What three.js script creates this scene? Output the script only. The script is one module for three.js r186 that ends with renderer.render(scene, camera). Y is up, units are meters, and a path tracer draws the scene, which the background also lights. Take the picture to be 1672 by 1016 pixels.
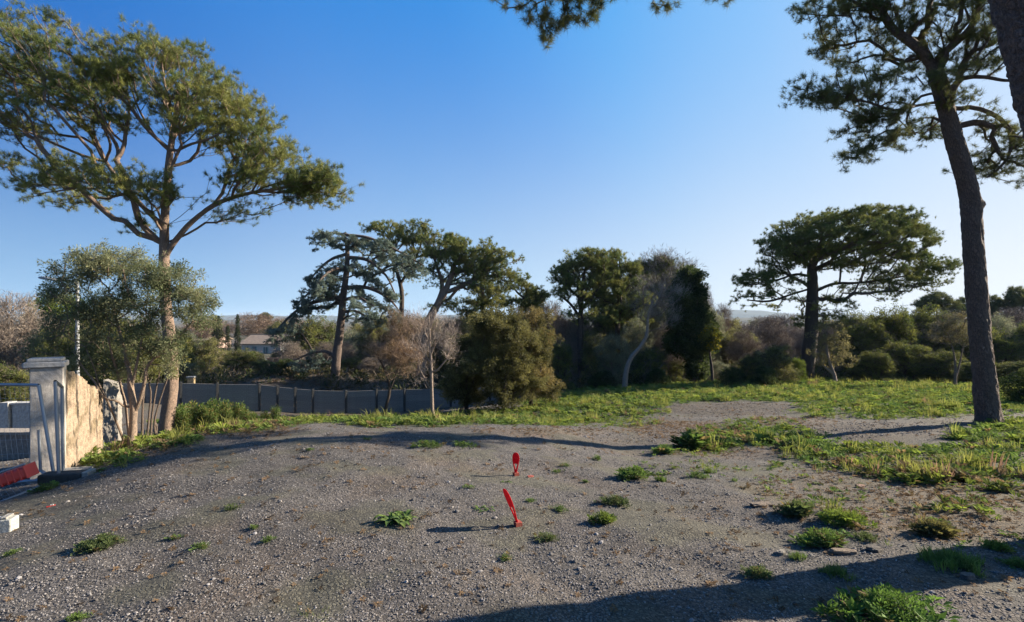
import * as THREE from 'three';
import { mergeGeometries } from 'three/addons/utils/BufferGeometryUtils.js';
import { RoundedBoxGeometry } from 'three/addons/geometries/RoundedBoxGeometry.js';
import { createNoise2D, createNoise3D } from 'simplex-noise';

// ---------------------------------------------------------------- camera, sky, sun, exposure
const F = 866, CX = 836, HORIZON = 524, EYE = 1.65;            // focal length and horizon in photo pixels, eye height in metres
const scene = new THREE.Scene();
const camera = new THREE.PerspectiveCamera(2 * Math.atan(508 / F) * 180 / Math.PI, 1672 / 1016, 0.1, 20000);
camera.position.set(0, EYE, 0);
camera.lookAt(0, EYE, -10);
camera.setViewOffset(1672, 1016, 0, 508 - HORIZON, 1672, 1016);

const renderer = new THREE.WebGLRenderer({ antialias: true });
renderer.toneMapping = THREE.LinearToneMapping;
const EXPOSURE = 3.2;
renderer.toneMappingExposure = EXPOSURE;
renderer.shadowMap.enabled = true;

const SUN_ELEVATION = 23.5 * Math.PI / 180, SUN_AZIMUTH = 15.5 * Math.PI / 180;   // azimuth: turned forward from straight right
const toSun = new THREE.Vector3(Math.cos(SUN_AZIMUTH) * Math.cos(SUN_ELEVATION), Math.sin(SUN_ELEVATION), -Math.sin(SUN_AZIMUTH) * Math.cos(SUN_ELEVATION));
const sun = new THREE.DirectionalLight(new THREE.Color(1, 0.88, 0.7), 5);
sun.name = 'sun';
sun.target.position.set(0, 0, -20);
sun.position.copy(toSun).multiplyScalar(120).add(sun.target.position);
scene.add(sun, sun.target);
sun.castShadow = true;
sun.shadow.mapSize.set(4096, 4096);
Object.assign(sun.shadow.camera, { left: -60, right: 60, top: 60, bottom: -60, near: 1, far: 300 });
sun.shadow.radius = 1;

{ // clear winter sky: colour by the angle from the sun, paler towards the horizon
  const W = 1024, H = 512, data = new Float32Array(W * H * 4);
  const high = [[0, 1.0, 1.05, 1.1], [14, 0.75, 0.9, 1.05], [26, 0.46, 0.68, 1.0], [45, 0.18, 0.5, 0.96], [57, 0.06, 0.385, 0.9], [65, 0.018, 0.29, 0.82], [72, 0, 0.24, 0.76], [85, 0, 0.205, 0.7], [103, 0, 0.145, 0.57], [140, 0, 0.11, 0.45], [180, 0.01, 0.12, 0.42]];
  const low = [[0, 1.1, 1.08, 1.05], [30, 1.04, 1.05, 1.05], [50, 0.92, 0.99, 1.02], [60, 0.78, 0.91, 1.0], [80, 0.55, 0.78, 0.97], [95, 0.5, 0.73, 0.95], [105, 0.38, 0.64, 0.9], [140, 0.3, 0.53, 0.8], [180, 0.3, 0.5, 0.75]];
  const pick = (table, a, c) => { let i = 0; while (i < table.length - 2 && table[i + 1][0] < a) i++; let t = (a - table[i][0]) / (table[i + 1][0] - table[i][0]); t = Math.max(0, Math.min(1, t)); return table[i][c] * (1 - t) + table[i + 1][c] * t; };
  for (let row = 0; row < H; row++) {
    const up = ((row + 0.5) / H - 0.5) * Math.PI, y = Math.sin(up), el = Math.max(0, up * 180 / Math.PI);
    const dim = 1 - 0.45 * THREE.MathUtils.smoothstep(el, 28, 80);
    for (let col = 0; col < W; col++) {
      const round = ((col + 0.5) / W - 0.5) * 2 * Math.PI, x = Math.cos(round) * Math.cos(up), z = Math.sin(round) * Math.cos(up);
      const a = Math.acos(Math.max(-1, Math.min(1, x * toSun.x + y * toSun.y + z * toSun.z))) * 180 / Math.PI;
      const w = 0.95 * Math.exp(-Math.pow(el / (16 - 4 * THREE.MathUtils.smoothstep(a, 82, 102)), 1.4));
      for (let c = 0; c < 3; c++) data[(row * W + col) * 4 + c] = (pick(high, a, c + 1) * (1 - w) + pick(low, a, c + 1) * w) * dim;
      data[(row * W + col) * 4 + 3] = 1;
    }
  }
  const t = new THREE.DataTexture(data, W, H, THREE.RGBAFormat, THREE.FloatType);
  t.mapping = THREE.EquirectangularReflectionMapping;
  t.magFilter = t.minFilter = THREE.LinearFilter;
  t.needsUpdate = true;
  scene.background = t;
  scene.environment = t;
  scene.backgroundIntensity = scene.environmentIntensity = 1 / EXPOSURE;
}

scene.fog = new THREE.FogExp2(new THREE.Color(0.6, 0.77, 1), 0.00011);   // the air that turns the far ridge blue

// ---------------------------------------------------------------- helpers
const V = (x, y, z) => new THREE.Vector3(x, y, z);
function rng(seed) { let s = (seed * 2654435761) >>> 0; return () => { s = (s + 0x6d2b79f5) | 0; let t = Math.imul(s ^ (s >>> 15), 1 | s); t = (t + Math.imul(t ^ (t >>> 7), 61 | t)) ^ t; return ((t ^ (t >>> 14)) >>> 0) / 4294967296; }; }
const noise2 = createNoise2D(rng(11)), noise3 = createNoise3D(rng(12));
const lerp = THREE.MathUtils.lerp, clamp = THREE.MathUtils.clamp, smooth = THREE.MathUtils.smoothstep;
const fbm = (x, y, n = 4) => { let s = 0, a = 0.5; for (let i = 0; i < n; i++, a *= 0.5, x = x * 2.03 + 7.1, y = y * 2.03 - 3.7) s += a * noise2(x, y); return s; };
const at = (px, py, Z) => V((px - CX) / F * Z, EYE - (py - HORIZON) / F * Z, -Z);      // photo pixel and depth to a point
const toPx = (x, y, z) => [CX + F * x / -z, HORIZON + F * (EYE - y) / -z];
const taken = new Map();
function numbered(name) { const n = taken.get(name) ?? 0; taken.set(name, n + 1); return n ? name + '_' + String(n).padStart(3, '0') : name; }
function tag(o, label, category, group, kind) { if (label) o.userData.label = label; if (category) o.userData.category = category; if (group) o.userData.group = group; if (kind) o.userData.kind = kind; return o; }
function thing(name, label, category, pos, turn = 0, group) { const g = new THREE.Group(); g.name = numbered(name); g.position.copy(pos); g.rotation.y = turn; scene.add(g); if (/wall/.test(name)) g.userData.kind = 'thing'; return tag(g, label, category, group); }
function part(parent, name, geometry, material, kind) { const m = new THREE.Mesh(geometry, material); m.name = name; parent.add(m); if (kind) m.userData.kind = kind; return m; }
const box = (w, h, d, x = 0, y = 0, z = 0, r = 0.006) => { // uv in metres
  const g = r ? new RoundedBoxGeometry(w, h, d, 1, Math.min(r, w / 3, h / 3, d / 3)) : new THREE.BoxGeometry(w, h, d), p = g.attributes.position, n = g.attributes.normal, uv = g.attributes.uv;
  for (let i = 0; i < p.count; i++) { const a = Math.abs(n.getX(i)), b = Math.abs(n.getY(i)), c = Math.abs(n.getZ(i)); if (b > a && b > c) uv.setXY(i, p.getX(i), p.getZ(i)); else if (a > c) uv.setXY(i, p.getZ(i), p.getY(i)); else uv.setXY(i, p.getX(i), p.getY(i)); }
  g.translate(x, y, z); return g;
};

// collects tubes into one geometry
class Builder {
  constructor() { this.p = []; this.n = []; this.u = []; this.i = []; }
  get empty() { return !this.i.length; }
  tube(pts, radii, sides, o = {}) {
    const start = this.p.length / 3, N = pts.length, t = V(), a = V(), b = V(), q = V();
    let ref = Math.abs(pts[Math.min(1, N - 1)].y - pts[0].y) > 0.7 * pts[0].distanceTo(pts[Math.min(1, N - 1)]) ? V(1, 0, 0) : V(0, 1, 0), len = 0;
    for (let k = 0; k < N; k++) {
      t.subVectors(pts[Math.min(k + 1, N - 1)], pts[Math.max(k - 1, 0)]).normalize();
      a.copy(ref).addScaledVector(t, -ref.dot(t));
      if (a.lengthSq() < 1e-6) a.set(t.y, -t.x, 0.01);
      a.normalize(); ref.copy(a); b.crossVectors(t, a);
      if (k) len += pts[k].distanceTo(pts[k - 1]);
      for (let s = 0; s <= sides; s++) {
        const ang = s / sides * Math.PI * 2, c = Math.cos(ang), d = Math.sin(ang);
        q.copy(a).multiplyScalar(c).addScaledVector(b, d);
        let r = radii[k];
        if (o.rough) r *= 1 + o.rough(s === sides ? 0 : ang, len, k / (N - 1), q);
        this.p.push(pts[k].x + q.x * r, pts[k].y + q.y * r, pts[k].z + q.z * r);
        this.n.push(q.x, q.y, q.z);
        this.u.push(s / sides * Math.max(1, Math.round(radii[0] * 6.28 / 0.5)) * 0.5, len);
      }
    }
    for (let k = 0; k < N - 1; k++) for (let s = 0; s < sides; s++) {
      const i = start + k * (sides + 1) + s, j = i + sides + 1;
      this.i.push(i, i + 1, j, i + 1, j + 1, j);
    }
    return this;
  }
  tri(a, b, c) { const k = this.p.length / 3; for (const v of [a, b, c]) { this.p.push(v.x, v.y, v.z); this.u.push(v.x, v.z); } const n = V().crossVectors(b.clone().sub(a), c.clone().sub(a)).normalize(); for (let i = 0; i < 3; i++) this.n.push(n.x, n.y, n.z); this.i.push(k, k + 1, k + 2); return this; }
  geometry(recompute) {
    const g = new THREE.BufferGeometry();
    g.setAttribute('position', new THREE.Float32BufferAttribute(this.p, 3));
    g.setAttribute('normal', new THREE.Float32BufferAttribute(this.n, 3));
    g.setAttribute('uv', new THREE.Float32BufferAttribute(this.u, 2));
    g.setIndex(this.i);
    if (recompute) g.computeVertexNormals();
    return g;
  }
}

// copies of a small leaf shape
const AXIS_Y = V(0, 1, 0), tinted = new Map();
class Copies {
  constructor() { this.m = []; this.c = []; this.q = new THREE.Quaternion(); this.q2 = new THREE.Quaternion(); this.mat = new THREE.Matrix4(); this.s = V(); }
  add(p, dir, twist, scale, color, sy) {
    this.q.setFromUnitVectors(AXIS_Y, dir); this.q2.setFromAxisAngle(AXIS_Y, twist); this.q.multiply(this.q2);
    this.mat.compose(p, this.q, this.s.set(scale, sy ?? scale, scale));
    for (let i = 0; i < 16; i++) this.m.push(this.mat.elements[i]);
    this.c.push(color[0], color[1], color[2]);
  }
  get count() { return this.m.length / 16; }
  baked(name, geometry, material, parent) { // the same as one geometry, to be shared by clones
    const src = geometry.attributes.position, nrm = geometry.attributes.normal, idx = geometry.index.array, K = src.count, N = this.count, P = new Float32Array(N * K * 3), Q = new Float32Array(N * K * 3), C = new Float32Array(N * K * 3), I = new Uint32Array(N * idx.length), v = V(), n3 = new THREE.Matrix3();
    for (let k = 0; k < N; k++) {
      this.mat.fromArray(this.m, k * 16); n3.getNormalMatrix(this.mat);
      for (let i = 0; i < K; i++) { const o = (k * K + i) * 3; v.fromBufferAttribute(src, i).applyMatrix4(this.mat).toArray(P, o); v.fromBufferAttribute(nrm, i).applyMatrix3(n3).normalize().toArray(Q, o); C[o] = this.c[k * 3]; C[o + 1] = this.c[k * 3 + 1]; C[o + 2] = this.c[k * 3 + 2]; }
      for (let i = 0; i < idx.length; i++) I[k * idx.length + i] = idx[i] + k * K;
    }
    const g = new THREE.BufferGeometry(); g.setAttribute('position', new THREE.BufferAttribute(P, 3)); g.setAttribute('normal', new THREE.BufferAttribute(Q, 3)); g.setAttribute('color', new THREE.BufferAttribute(C, 3)); g.setIndex(new THREE.BufferAttribute(I, 1));
    if (!tinted.has(material)) { const m = material.clone(); m.vertexColors = true; tinted.set(material, m); }
    return part(parent, name, g, tinted.get(material), 'stuff');
  }
  mesh(name, geometry, material, parent) {
    const o = new THREE.InstancedMesh(geometry, material, this.count);
    o.instanceMatrix.array.set(this.m);
    o.instanceColor = new THREE.InstancedBufferAttribute(new Float32Array(this.c), 3);
    o.name = name; o.userData.kind = 'stuff'; o.frustumCulled = false;
    parent.add(o);
    return o;
  }
}

// ---------------------------------------------------------------- textures and materials
function texture(size, f, srgb) {
  const d = new Uint8Array(size * size * 4);
  for (let y = 0; y < size; y++) for (let x = 0; x < size; x++) { const v = f(x / size, y / size), k = (y * size + x) * 4; for (let c = 0; c < 3; c++) d[k + c] = clamp(Math.round((v.length ? v[c] : v) * 255), 0, 255); d[k + 3] = 255; }
  const t = new THREE.DataTexture(d, size, size);
  t.wrapS = t.wrapT = THREE.RepeatWrapping; t.magFilter = THREE.LinearFilter; t.minFilter = THREE.LinearMipmapLinearFilter; t.generateMipmaps = true;
  if (srgb) t.colorSpace = THREE.SRGBColorSpace;
  t.needsUpdate = true;
  return t;
}
// periodic noise and periodic cells on the unit square
const ring = (u, v, k, s) => { const a = u * 6.28318, b = v * 6.28318; return noise3(Math.cos(a) * k + s, Math.sin(a) * k + Math.cos(b) * k * 0.7, Math.sin(b) * k + s * 1.7); };
function cells(nx, ny, seed) {
  const R = rng(seed), pt = new Float32Array(nx * ny * 3); for (let i = 0; i < pt.length; i++) pt[i] = R();
  return (u, v) => {
    const x = u * nx, y = v * ny, ix = Math.floor(x), iy = Math.floor(y); let d1 = 9, d2 = 9, id = 0;
    for (let b = -1; b <= 1; b++) for (let a = -1; a <= 1; a++) {
      const cx = ((ix + a) % nx + nx) % nx, cy = ((iy + b) % ny + ny) % ny, k = (cy * nx + cx) * 3, dx = ix + a + pt[k] - x, dy = iy + b + pt[k + 1] - y, d = Math.hypot(dx, dy);
      if (d < d1) { d2 = d1; d1 = d; id = pt[k + 2]; } else if (d < d2) d2 = d;
    }
    return [d1, d2, id];
  };
}
const plates = cells(13, 6, 3), chips = cells(40, 22, 4);
const barkAt = (u, v) => { const w = ring(u, v, 1.2, 3) * 0.03 + ring(u, v, 5, 6) * 0.022, w2 = ring(u, v, 1.6, 13) * 0.05 + ring(u, v, 6, 16) * 0.02; const [a, b, id] = plates(u + w, v + w2), [c, d, id2] = chips(u + w * 1.5, v + w2); const crack = smooth(b - a + 0.1 * ring(u, v, 9, 8), 0.0, 0.34), fine = smooth(d - c, 0.0, 0.4); return [crack, fine, id, id2]; };
const barkMap = texture(512, (u, v) => { const [c, f, id, id2] = barkAt(u, v), n = ring(u, v, 4, 20), b = 0.6 + 0.1 * c + 0.06 * f + 0.1 * (id - 0.5) * c + 0.16 * (id2 - 0.5) + 0.08 * n + 0.06 * ring(u, v, 14, 2); return [b * 1.02, b * (0.97 - 0.05 * id2), b * (0.93 - 0.08 * id2)]; }, true);
const barkBump = texture(512, (u, v) => { const [c, f, id, id2] = barkAt(u, v); return 0.1 + 0.5 * c + 0.15 * f + 0.2 * id * c + 0.1 * id2; });
const speckMap = texture(512, (u, v) => { const n = 0.5 * ring(u, v, 2, 9) + 0.35 * ring(u, v, 7, 5) + 0.3 * ring(u, v, 22, 1); return 0.8 + 0.16 * n; }, true);
const speckBump = texture(512, (u, v) => 0.5 + 0.25 * ring(u, v, 8, 2) + 0.25 * ring(u, v, 30, 4));
function bark(r, g, b, bump = 0.02, fine = 2.6) { const map = barkMap.clone(), bm = barkBump.clone(); map.repeat.set(fine, fine); bm.repeat.set(fine, fine); return new THREE.MeshStandardMaterial({ color: new THREE.Color().setRGB(r, g, b), roughness: 0.92, map, bumpMap: bm, bumpScale: bump }); }
function plain(r, g, b, rough = 0.85, bump = 0.004) { return new THREE.MeshStandardMaterial({ color: new THREE.Color().setRGB(r, g, b), roughness: rough, map: speckMap, bumpMap: speckBump, bumpScale: bump }); }
function leafy(r, g, b, through = 0.45, rough = 0.9) { return new THREE.MeshPhysicalMaterial({ color: new THREE.Color().setRGB(r, g, b), roughness: rough, transmission: through, thickness: 0, side: THREE.DoubleSide, specularIntensity: 0.25 }); }
const needleMat = new THREE.MeshPhysicalMaterial({ color: 0xffffff, roughness: 0.9, specularIntensity: 0.35, transmission: 0.3, thickness: 0, side: THREE.DoubleSide });
const leafMat = leafy(1, 1, 1, 0.5, 0.85);
const twigMat = new THREE.MeshStandardMaterial({ color: 0xffffff, roughness: 0.9, side: THREE.DoubleSide });
const B = {
  pine: bark(0.26, 0.225, 0.21, 0.026, 1.6), pinePale: bark(0.42, 0.35, 0.3, 0.008, 2.4), grey: bark(0.34, 0.30, 0.27, 0.012), olive: bark(0.5, 0.43, 0.36, 0.008), dark: bark(0.13, 0.11, 0.095, 0.02), brown: bark(0.3, 0.23, 0.18, 0.012), white: bark(0.5, 0.46, 0.42, 0.008),
};

// ---------------------------------------------------------------- small leaf shapes, each about one unit across and pointing along +y
function needleTuft(n, len, width, spread, seed) {
  const R = rng(seed), b = new Builder(), d = V(), side = V();
  for (let k = 0; k < n; k++) {
    d.set(R() * 2 - 1, R() * 2 - 1, R() * 2 - 1).normalize().multiplyScalar(spread).add(V(0, 1 - spread * 0.5, 0)).normalize();
    side.set(R() * 2 - 1, R() * 2 - 1, R() * 2 - 1).cross(d).normalize().multiplyScalar(width * (0.7 + 0.6 * R()));
    const o = V((R() - 0.5) * 0.1, (R() - 0.5) * 0.5, (R() - 0.5) * 0.1), l = len * (0.6 + 0.5 * R());
    b.tri(o.clone().add(side), o.clone().sub(side), o.clone().addScaledVector(d, l));
  }
  return b.geometry();
}
function leafSpray(n, size, aspect, seed, radius = 0.5) {
  const R = rng(seed), b = new Builder();
  for (let k = 0; k < n; k++) {
    const o = V(R() * 2 - 1, R() * 2 - 1, R() * 2 - 1).normalize().multiplyScalar(radius * Math.cbrt(R())), d = o.clone().normalize().multiplyScalar(0.8).add(V(R() - 0.5, R() - 0.2, R() - 0.5)).normalize();
    const s = V(R() - 0.5, R() - 0.5, R() - 0.5).cross(d).normalize(), l = size * (0.6 + 0.7 * R()), w = l * aspect * 0.5, nrm = V().crossVectors(d, s).multiplyScalar(w * 0.35);
    const m = o.clone().addScaledVector(d, l * 0.45), tip = o.clone().addScaledVector(d, l), L = m.clone().addScaledVector(s, w).add(nrm), Q = m.clone().addScaledVector(s, -w).add(nrm);
    b.tri(o, L, tip).tri(o, tip, Q);
  }
  return b.geometry();
}
function twigSpray(n, seed, width = 0.008) {
  const R = rng(seed), b = new Builder();
  const stick = (p, d, l, w, depth) => {
    const s = V(R() - 0.5, R() - 0.5, R() - 0.5).cross(d).normalize().multiplyScalar(w), tip = p.clone().addScaledVector(d, l);
    b.tri(p.clone().add(s), p.clone().sub(s), tip);
    if (depth) for (let k = 0; k < 3; k++) { const t = 0.25 + 0.65 * R(); stick(p.clone().addScaledVector(d, l * t), d.clone().add(V(R() - 0.5, R() - 0.4, R() - 0.5).multiplyScalar(1.3)).normalize(), l * 0.5 * (0.6 + 0.6 * R()), w * 0.6, depth - 1); }
  };
  for (let k = 0; k < n; k++) stick(V((R() - 0.5) * 0.4, (R() - 0.5) * 0.4, (R() - 0.5) * 0.4), V(R() - 0.5, R() * 0.9 + 0.1, R() - 0.5).normalize(), 0.5 + 0.4 * R(), width, 2);
  return b.geometry();
}
function bladeTuft(n, seed, width = 0.05, bend = 0.5, spread = 0.35) {
  const R = rng(seed), b = new Builder();
  for (let k = 0; k < n; k++) {
    const a = R() * 6.28, o = V(Math.cos(a), 0, Math.sin(a)).multiplyScalar(spread * Math.sqrt(R())), a2 = a + (R() - 0.5) * 2, out = V(Math.cos(a2), 0, Math.sin(a2)), l = 0.5 + 0.6 * R(), bd = bend * (0.3 + R()), w = width * (0.6 + 0.6 * R()), s = V(-out.z, 0, out.x).multiplyScalar(w);
    const m = o.clone().addScaledVector(out, bd * l * 0.3).add(V(0, l * 0.6, 0)), tip = o.clone().addScaledVector(out, bd * l).add(V(0, l * (1 - 0.3 * bd), 0));
    const A = o.clone().add(s), Bq = o.clone().sub(s), C = m.clone().addScaledVector(s, 0.8), D = m.clone().addScaledVector(s, -0.8);
    b.tri(A, Bq, C).tri(Bq, D, C).tri(C, D, tip);
  }
  return b.geometry();
}
function broadWeed(n, seed, aspect = 0.4, rise = 0.6) {
  const R = rng(seed), b = new Builder();
  for (let k = 0; k < n; k++) {
    const a = R() * 6.28, out = V(Math.cos(a), 0, Math.sin(a)), o = out.clone().multiplyScalar(0.25 * R()).add(V(0, R() * rise * 0.8, 0)), d = out.clone().add(V(0, rise * (R() * 1.4), 0)).normalize(), l = 0.3 + 0.35 * R(), s = V(-out.z, (R() - 0.5) * 0.6, out.x).normalize().multiplyScalar(l * aspect * 0.5);
    const m = o.clone().addScaledVector(d, l * 0.5).add(V(0, 0.04, 0)), tip = o.clone().addScaledVector(d, l).add(V(0, -0.08 * l, 0));
    b.tri(o, m.clone().add(s), tip).tri(o, tip, m.clone().sub(s));
  }
  return b.geometry();
}
const SHAPE = {
  needle: needleTuft(38, 1, 0.024, 1.0, 21), needleNear: needleTuft(44, 1, 0.016, 0.95, 22), needleFar: needleTuft(30, 1, 0.04, 1.1, 23), cedar: needleTuft(26, 0.8, 0.05, 1.3, 24),
  olive: leafSpray(22, 0.42, 0.26, 31), broad: leafSpray(20, 0.42, 0.55, 32), small: leafSpray(34, 0.3, 0.5, 33), lite: leafSpray(15, 0.36, 0.5, 34), liteOlive: leafSpray(15, 0.42, 0.28, 35), twigs: twigSpray(4, 41), twigsFar: twigSpray(3, 42, 0.02),
  blade: bladeTuft(12, 51, 0.035, 0.6, 0.4), weed: broadWeed(12, 52, 0.45, 0.6), low: broadWeed(14, 53, 0.5, 0.25), tall: bladeTuft(14, 54, 0.02, 0.45, 0.3), sprig: bladeTuft(5, 56, 0.018, 0.8, 0.15), herb: leafSpray(26, 0.34, 0.42, 55, 0.55),
};

// ---------------------------------------------------------------- terrain
const knots = [];
for (const [x, z, y] of [[-2, 0, 0], [3, 0, 0], [0, -12, 0], [-8, -6, -0.15], [10, -6, 0.05], [0, 4, 0], [3, 4.4, 0], [-3, 4.4, -0.03], [5.1, 4.4, 0.02], [8, 6, -0.1], [5.8, 6, -0.12], [-9.5, 6, -0.62], [-12, 10, -1.2], [-16, 20, -2.2], [-20, 45, -3.6], [0, 48, -3.8], [20, 46, -2.9], [45, 46, -2.5], [-30, 60, -4.4], [0, 62, -4.6], [40, 62, -4], [22, 14, -0.5], [-24, 32, -3]]) knots.push([x, z, y]);
for (const [px, py, Z] of [[900, 727, 7.7], [560, 722, 6.9], [300, 755, 6.3], [200, 775, 6.1], [560, 699, 8.4], [460, 702, 8.4], [300, 720, 7.6], [720, 700, 8.6], [850, 697, 9], [85, 785, 7], [20, 832, 5.5], [0, 905, 4.2], [215, 728, 9], [270, 718, 12], [360, 700, 12], [500, 679, 18], [400, 676, 18], [620, 684, 16],
  [355, 671, 25.1], [423, 671, 25.6], [511, 675, 26.2], [615, 674, 26.9], [736, 664, 27.7], [600, 632, 29.8], [450, 627, 28.6], [700, 628, 36], [1000, 690, 14], [900, 667, 18], [1000, 645, 24], [1300, 660, 16], [1300, 640, 22], [1615, 690, 10.4], [1320, 622, 30], [1500, 627, 28], [1650, 640, 20], [1430, 706, 9.6], [1250, 741, 8], [1040, 738, 8.1],
  [800, 664, 20], [705, 690, 15], [840, 652, 26], [1100, 634, 27], [950, 634, 31], [240, 660, 24.2]]) { const p = at(px, py, Z); knots.push([p.x, Z, p.y]); }
const tps = (() => { // thin-plate spline through the knots
  const n = knots.length, U = (d2) => d2 > 1e-9 ? 0.5 * d2 * Math.log(d2) : 0, A = [], S = 10;
  for (let i = 0; i < n + 3; i++) A.push(new Float64Array(n + 4));
  for (let i = 0; i < n; i++) { const [x, z, y] = knots[i]; for (let j = 0; j < n; j++) A[i][j] = U(((x - knots[j][0]) ** 2 + (z - knots[j][1]) ** 2) / S / S) + (i === j ? 0.002 : 0); [1, x / S, z / S].forEach((v, k) => { A[i][n + k] = v; A[n + k][i] = v; }); A[i][n + 3] = y; }
  const m = n + 3;
  for (let c = 0; c < m; c++) { let p = c; for (let r = c + 1; r < m; r++) if (Math.abs(A[r][c]) > Math.abs(A[p][c])) p = r; [A[c], A[p]] = [A[p], A[c]]; for (let r = 0; r < m; r++) if (r !== c) { const f = A[r][c] / A[c][c]; if (f) for (let k = c; k <= m; k++) A[r][k] -= f * A[c][k]; } }
  const w = A.map((row, i) => row[m] / row[i]);
  return (x, z) => { let s = w[n] + w[n + 1] * x / S + w[n + 2] * z / S; for (let i = 0; i < n; i++) s += w[i] * U(((x - knots[i][0]) ** 2 + (z - knots[i][1]) ** 2) / S / S); return s; };
})();
function baseY(x, z) { // z is the world's, negative ahead
  const Z = clamp(-z, -12, 62), lim = 12 + 0.75 * Math.max(0, Z), y = tps(clamp(x, -lim, lim), Z), far = -5 + 0.8 * fbm(x * 0.01, z * 0.01, 2);
  return lerp(y, far, Math.max(smooth(-z, 45, 75), smooth(z, 6, 40) * 0.0));
}
const groundY = (x, z) => baseY(x, z) + (0.05 * fbm(x * 0.6, z * 0.6, 3) + 0.012 * fbm(x * 3.1, z * 3.1, 3)) * (1 - smooth(Math.hypot(x, z), 60, 90));
function hit(px, py) { // where the sight line through a photo pixel meets the ground
  let a = 1.2; for (let Z = 1.2; Z < 120; Z += 0.05 * Math.max(1, Z * 0.12)) { const p = at(px, py, Z); if (p.y <= groundY(p.x, p.z)) { let lo = a, hi = Z; for (let k = 0; k < 18; k++) { const m = (lo + hi) / 2, q = at(px, py, m); if (q.y <= groundY(q.x, q.z)) hi = m; else lo = m; } const q = at(px, py, hi); q.y = groundY(q.x, q.z); return q; } a = Z; }
  return at(px, py, 60);
}
const standing = (px, Z, dy = 0) => { const p = at(px, HORIZON, Z); p.y = groundY(p.x, p.z) + dy; return p; };

// what grows where: ellipses read off the photograph, looked up for a point of the ground
const GREEN = [[800, 683, 130, 9, 1], [880, 682, 130, 13, 1], [985, 662, 130, 22, 1], [1100, 645, 150, 16, 1], [1300, 638, 300, 20, 1], [1550, 646, 240, 30, 1], [1080, 634, 140, 12, 1], [1450, 670, 170, 14, 0.85], [1030, 690, 60, 9, 0.5], [1190, 716, 70, 20, 0.9], [1300, 716, 80, 18, 0.9], [1250, 690, 60, 7, 0.5],
  [1400, 748, 120, 20, 0.85], [1560, 762, 160, 32, 0.8], [1640, 720, 80, 34, 0.9], [1640, 800, 90, 26, 0.45], [1330, 762, 80, 11, 0.4], [360, 690, 95, 19, 1], [450, 690, 60, 9, 0.7], [560, 688, 60, 5, 0.8], [660, 690, 100, 7, 1], [175, 752, 60, 12, 0.8], [245, 724, 90, 12, 0.8], [1110, 742, 60, 6, 0.4], [1120, 765, 90, 14, 0.22], [1560, 840, 110, 26, 0.3], [1480, 810, 180, 30, 0.3], [1330, 800, 110, 26, 0.16], [1620, 870, 80, 30, 0.3], [1400, 860, 120, 34, 0.14], [1200, 775, 90, 12, 0.16]];
const BARE = [[1190, 668, 110, 11, 1], [1440, 705, 120, 15, 1], [1090, 705, 50, 10, 0.5], [520, 678, 120, 5, 0.9], [1030, 720, 90, 8, 0.7]];
const DRY = [[1560, 835, 190, 50, 1], [1350, 810, 120, 40, 0.45], [1110, 702, 90, 14, 0.9], [390, 702, 90, 12, 1], [1470, 785, 200, 35, 0.6], [1300, 690, 60, 10, 0.6], [1200, 735, 120, 14, 0.5], [900, 705, 120, 7, 0.5], [240, 735, 70, 12, 0.8]];
const amount = (list, px, py) => { let s = 0; for (const [cx, cy, rx, ry, d] of list) { const q = ((px - cx) / rx) ** 2 + ((py - cy) / ry) ** 2; if (q < 1.6) s = Math.max(s, d * smooth(1.6 - q, 0, 1.1)); } return s; };
function cover(x, z) {
  const Z = -z; if (Z < 1.2) return { green: 0, dry: 0, far: 0, bare: 0 };
  let [px, py] = toPx(x, baseY(x, z), z);
  px = clamp(px, 10, 1662); py = Math.min(py, 1010);
  const n = fbm(x * 0.9, z * 0.9, 4), warp = 1 + 0.9 * n;
  let bare = amount(BARE, px + 30 * n, py), green = amount(GREEN, px + 25 * n, py) * warp - 0.9 * bare, dry = amount(DRY, px + 25 * n, py);
  const beyond = Math.max(smooth(Z, 29, 32) * smooth(px, 860, 960), smooth(Z, 25, 27) * (1 - smooth(px, 860, 960)));
  return { green: clamp(green, 0, 1), dry: clamp(dry + 0.3 * n, 0, 1), far: beyond, bare };
}

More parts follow.
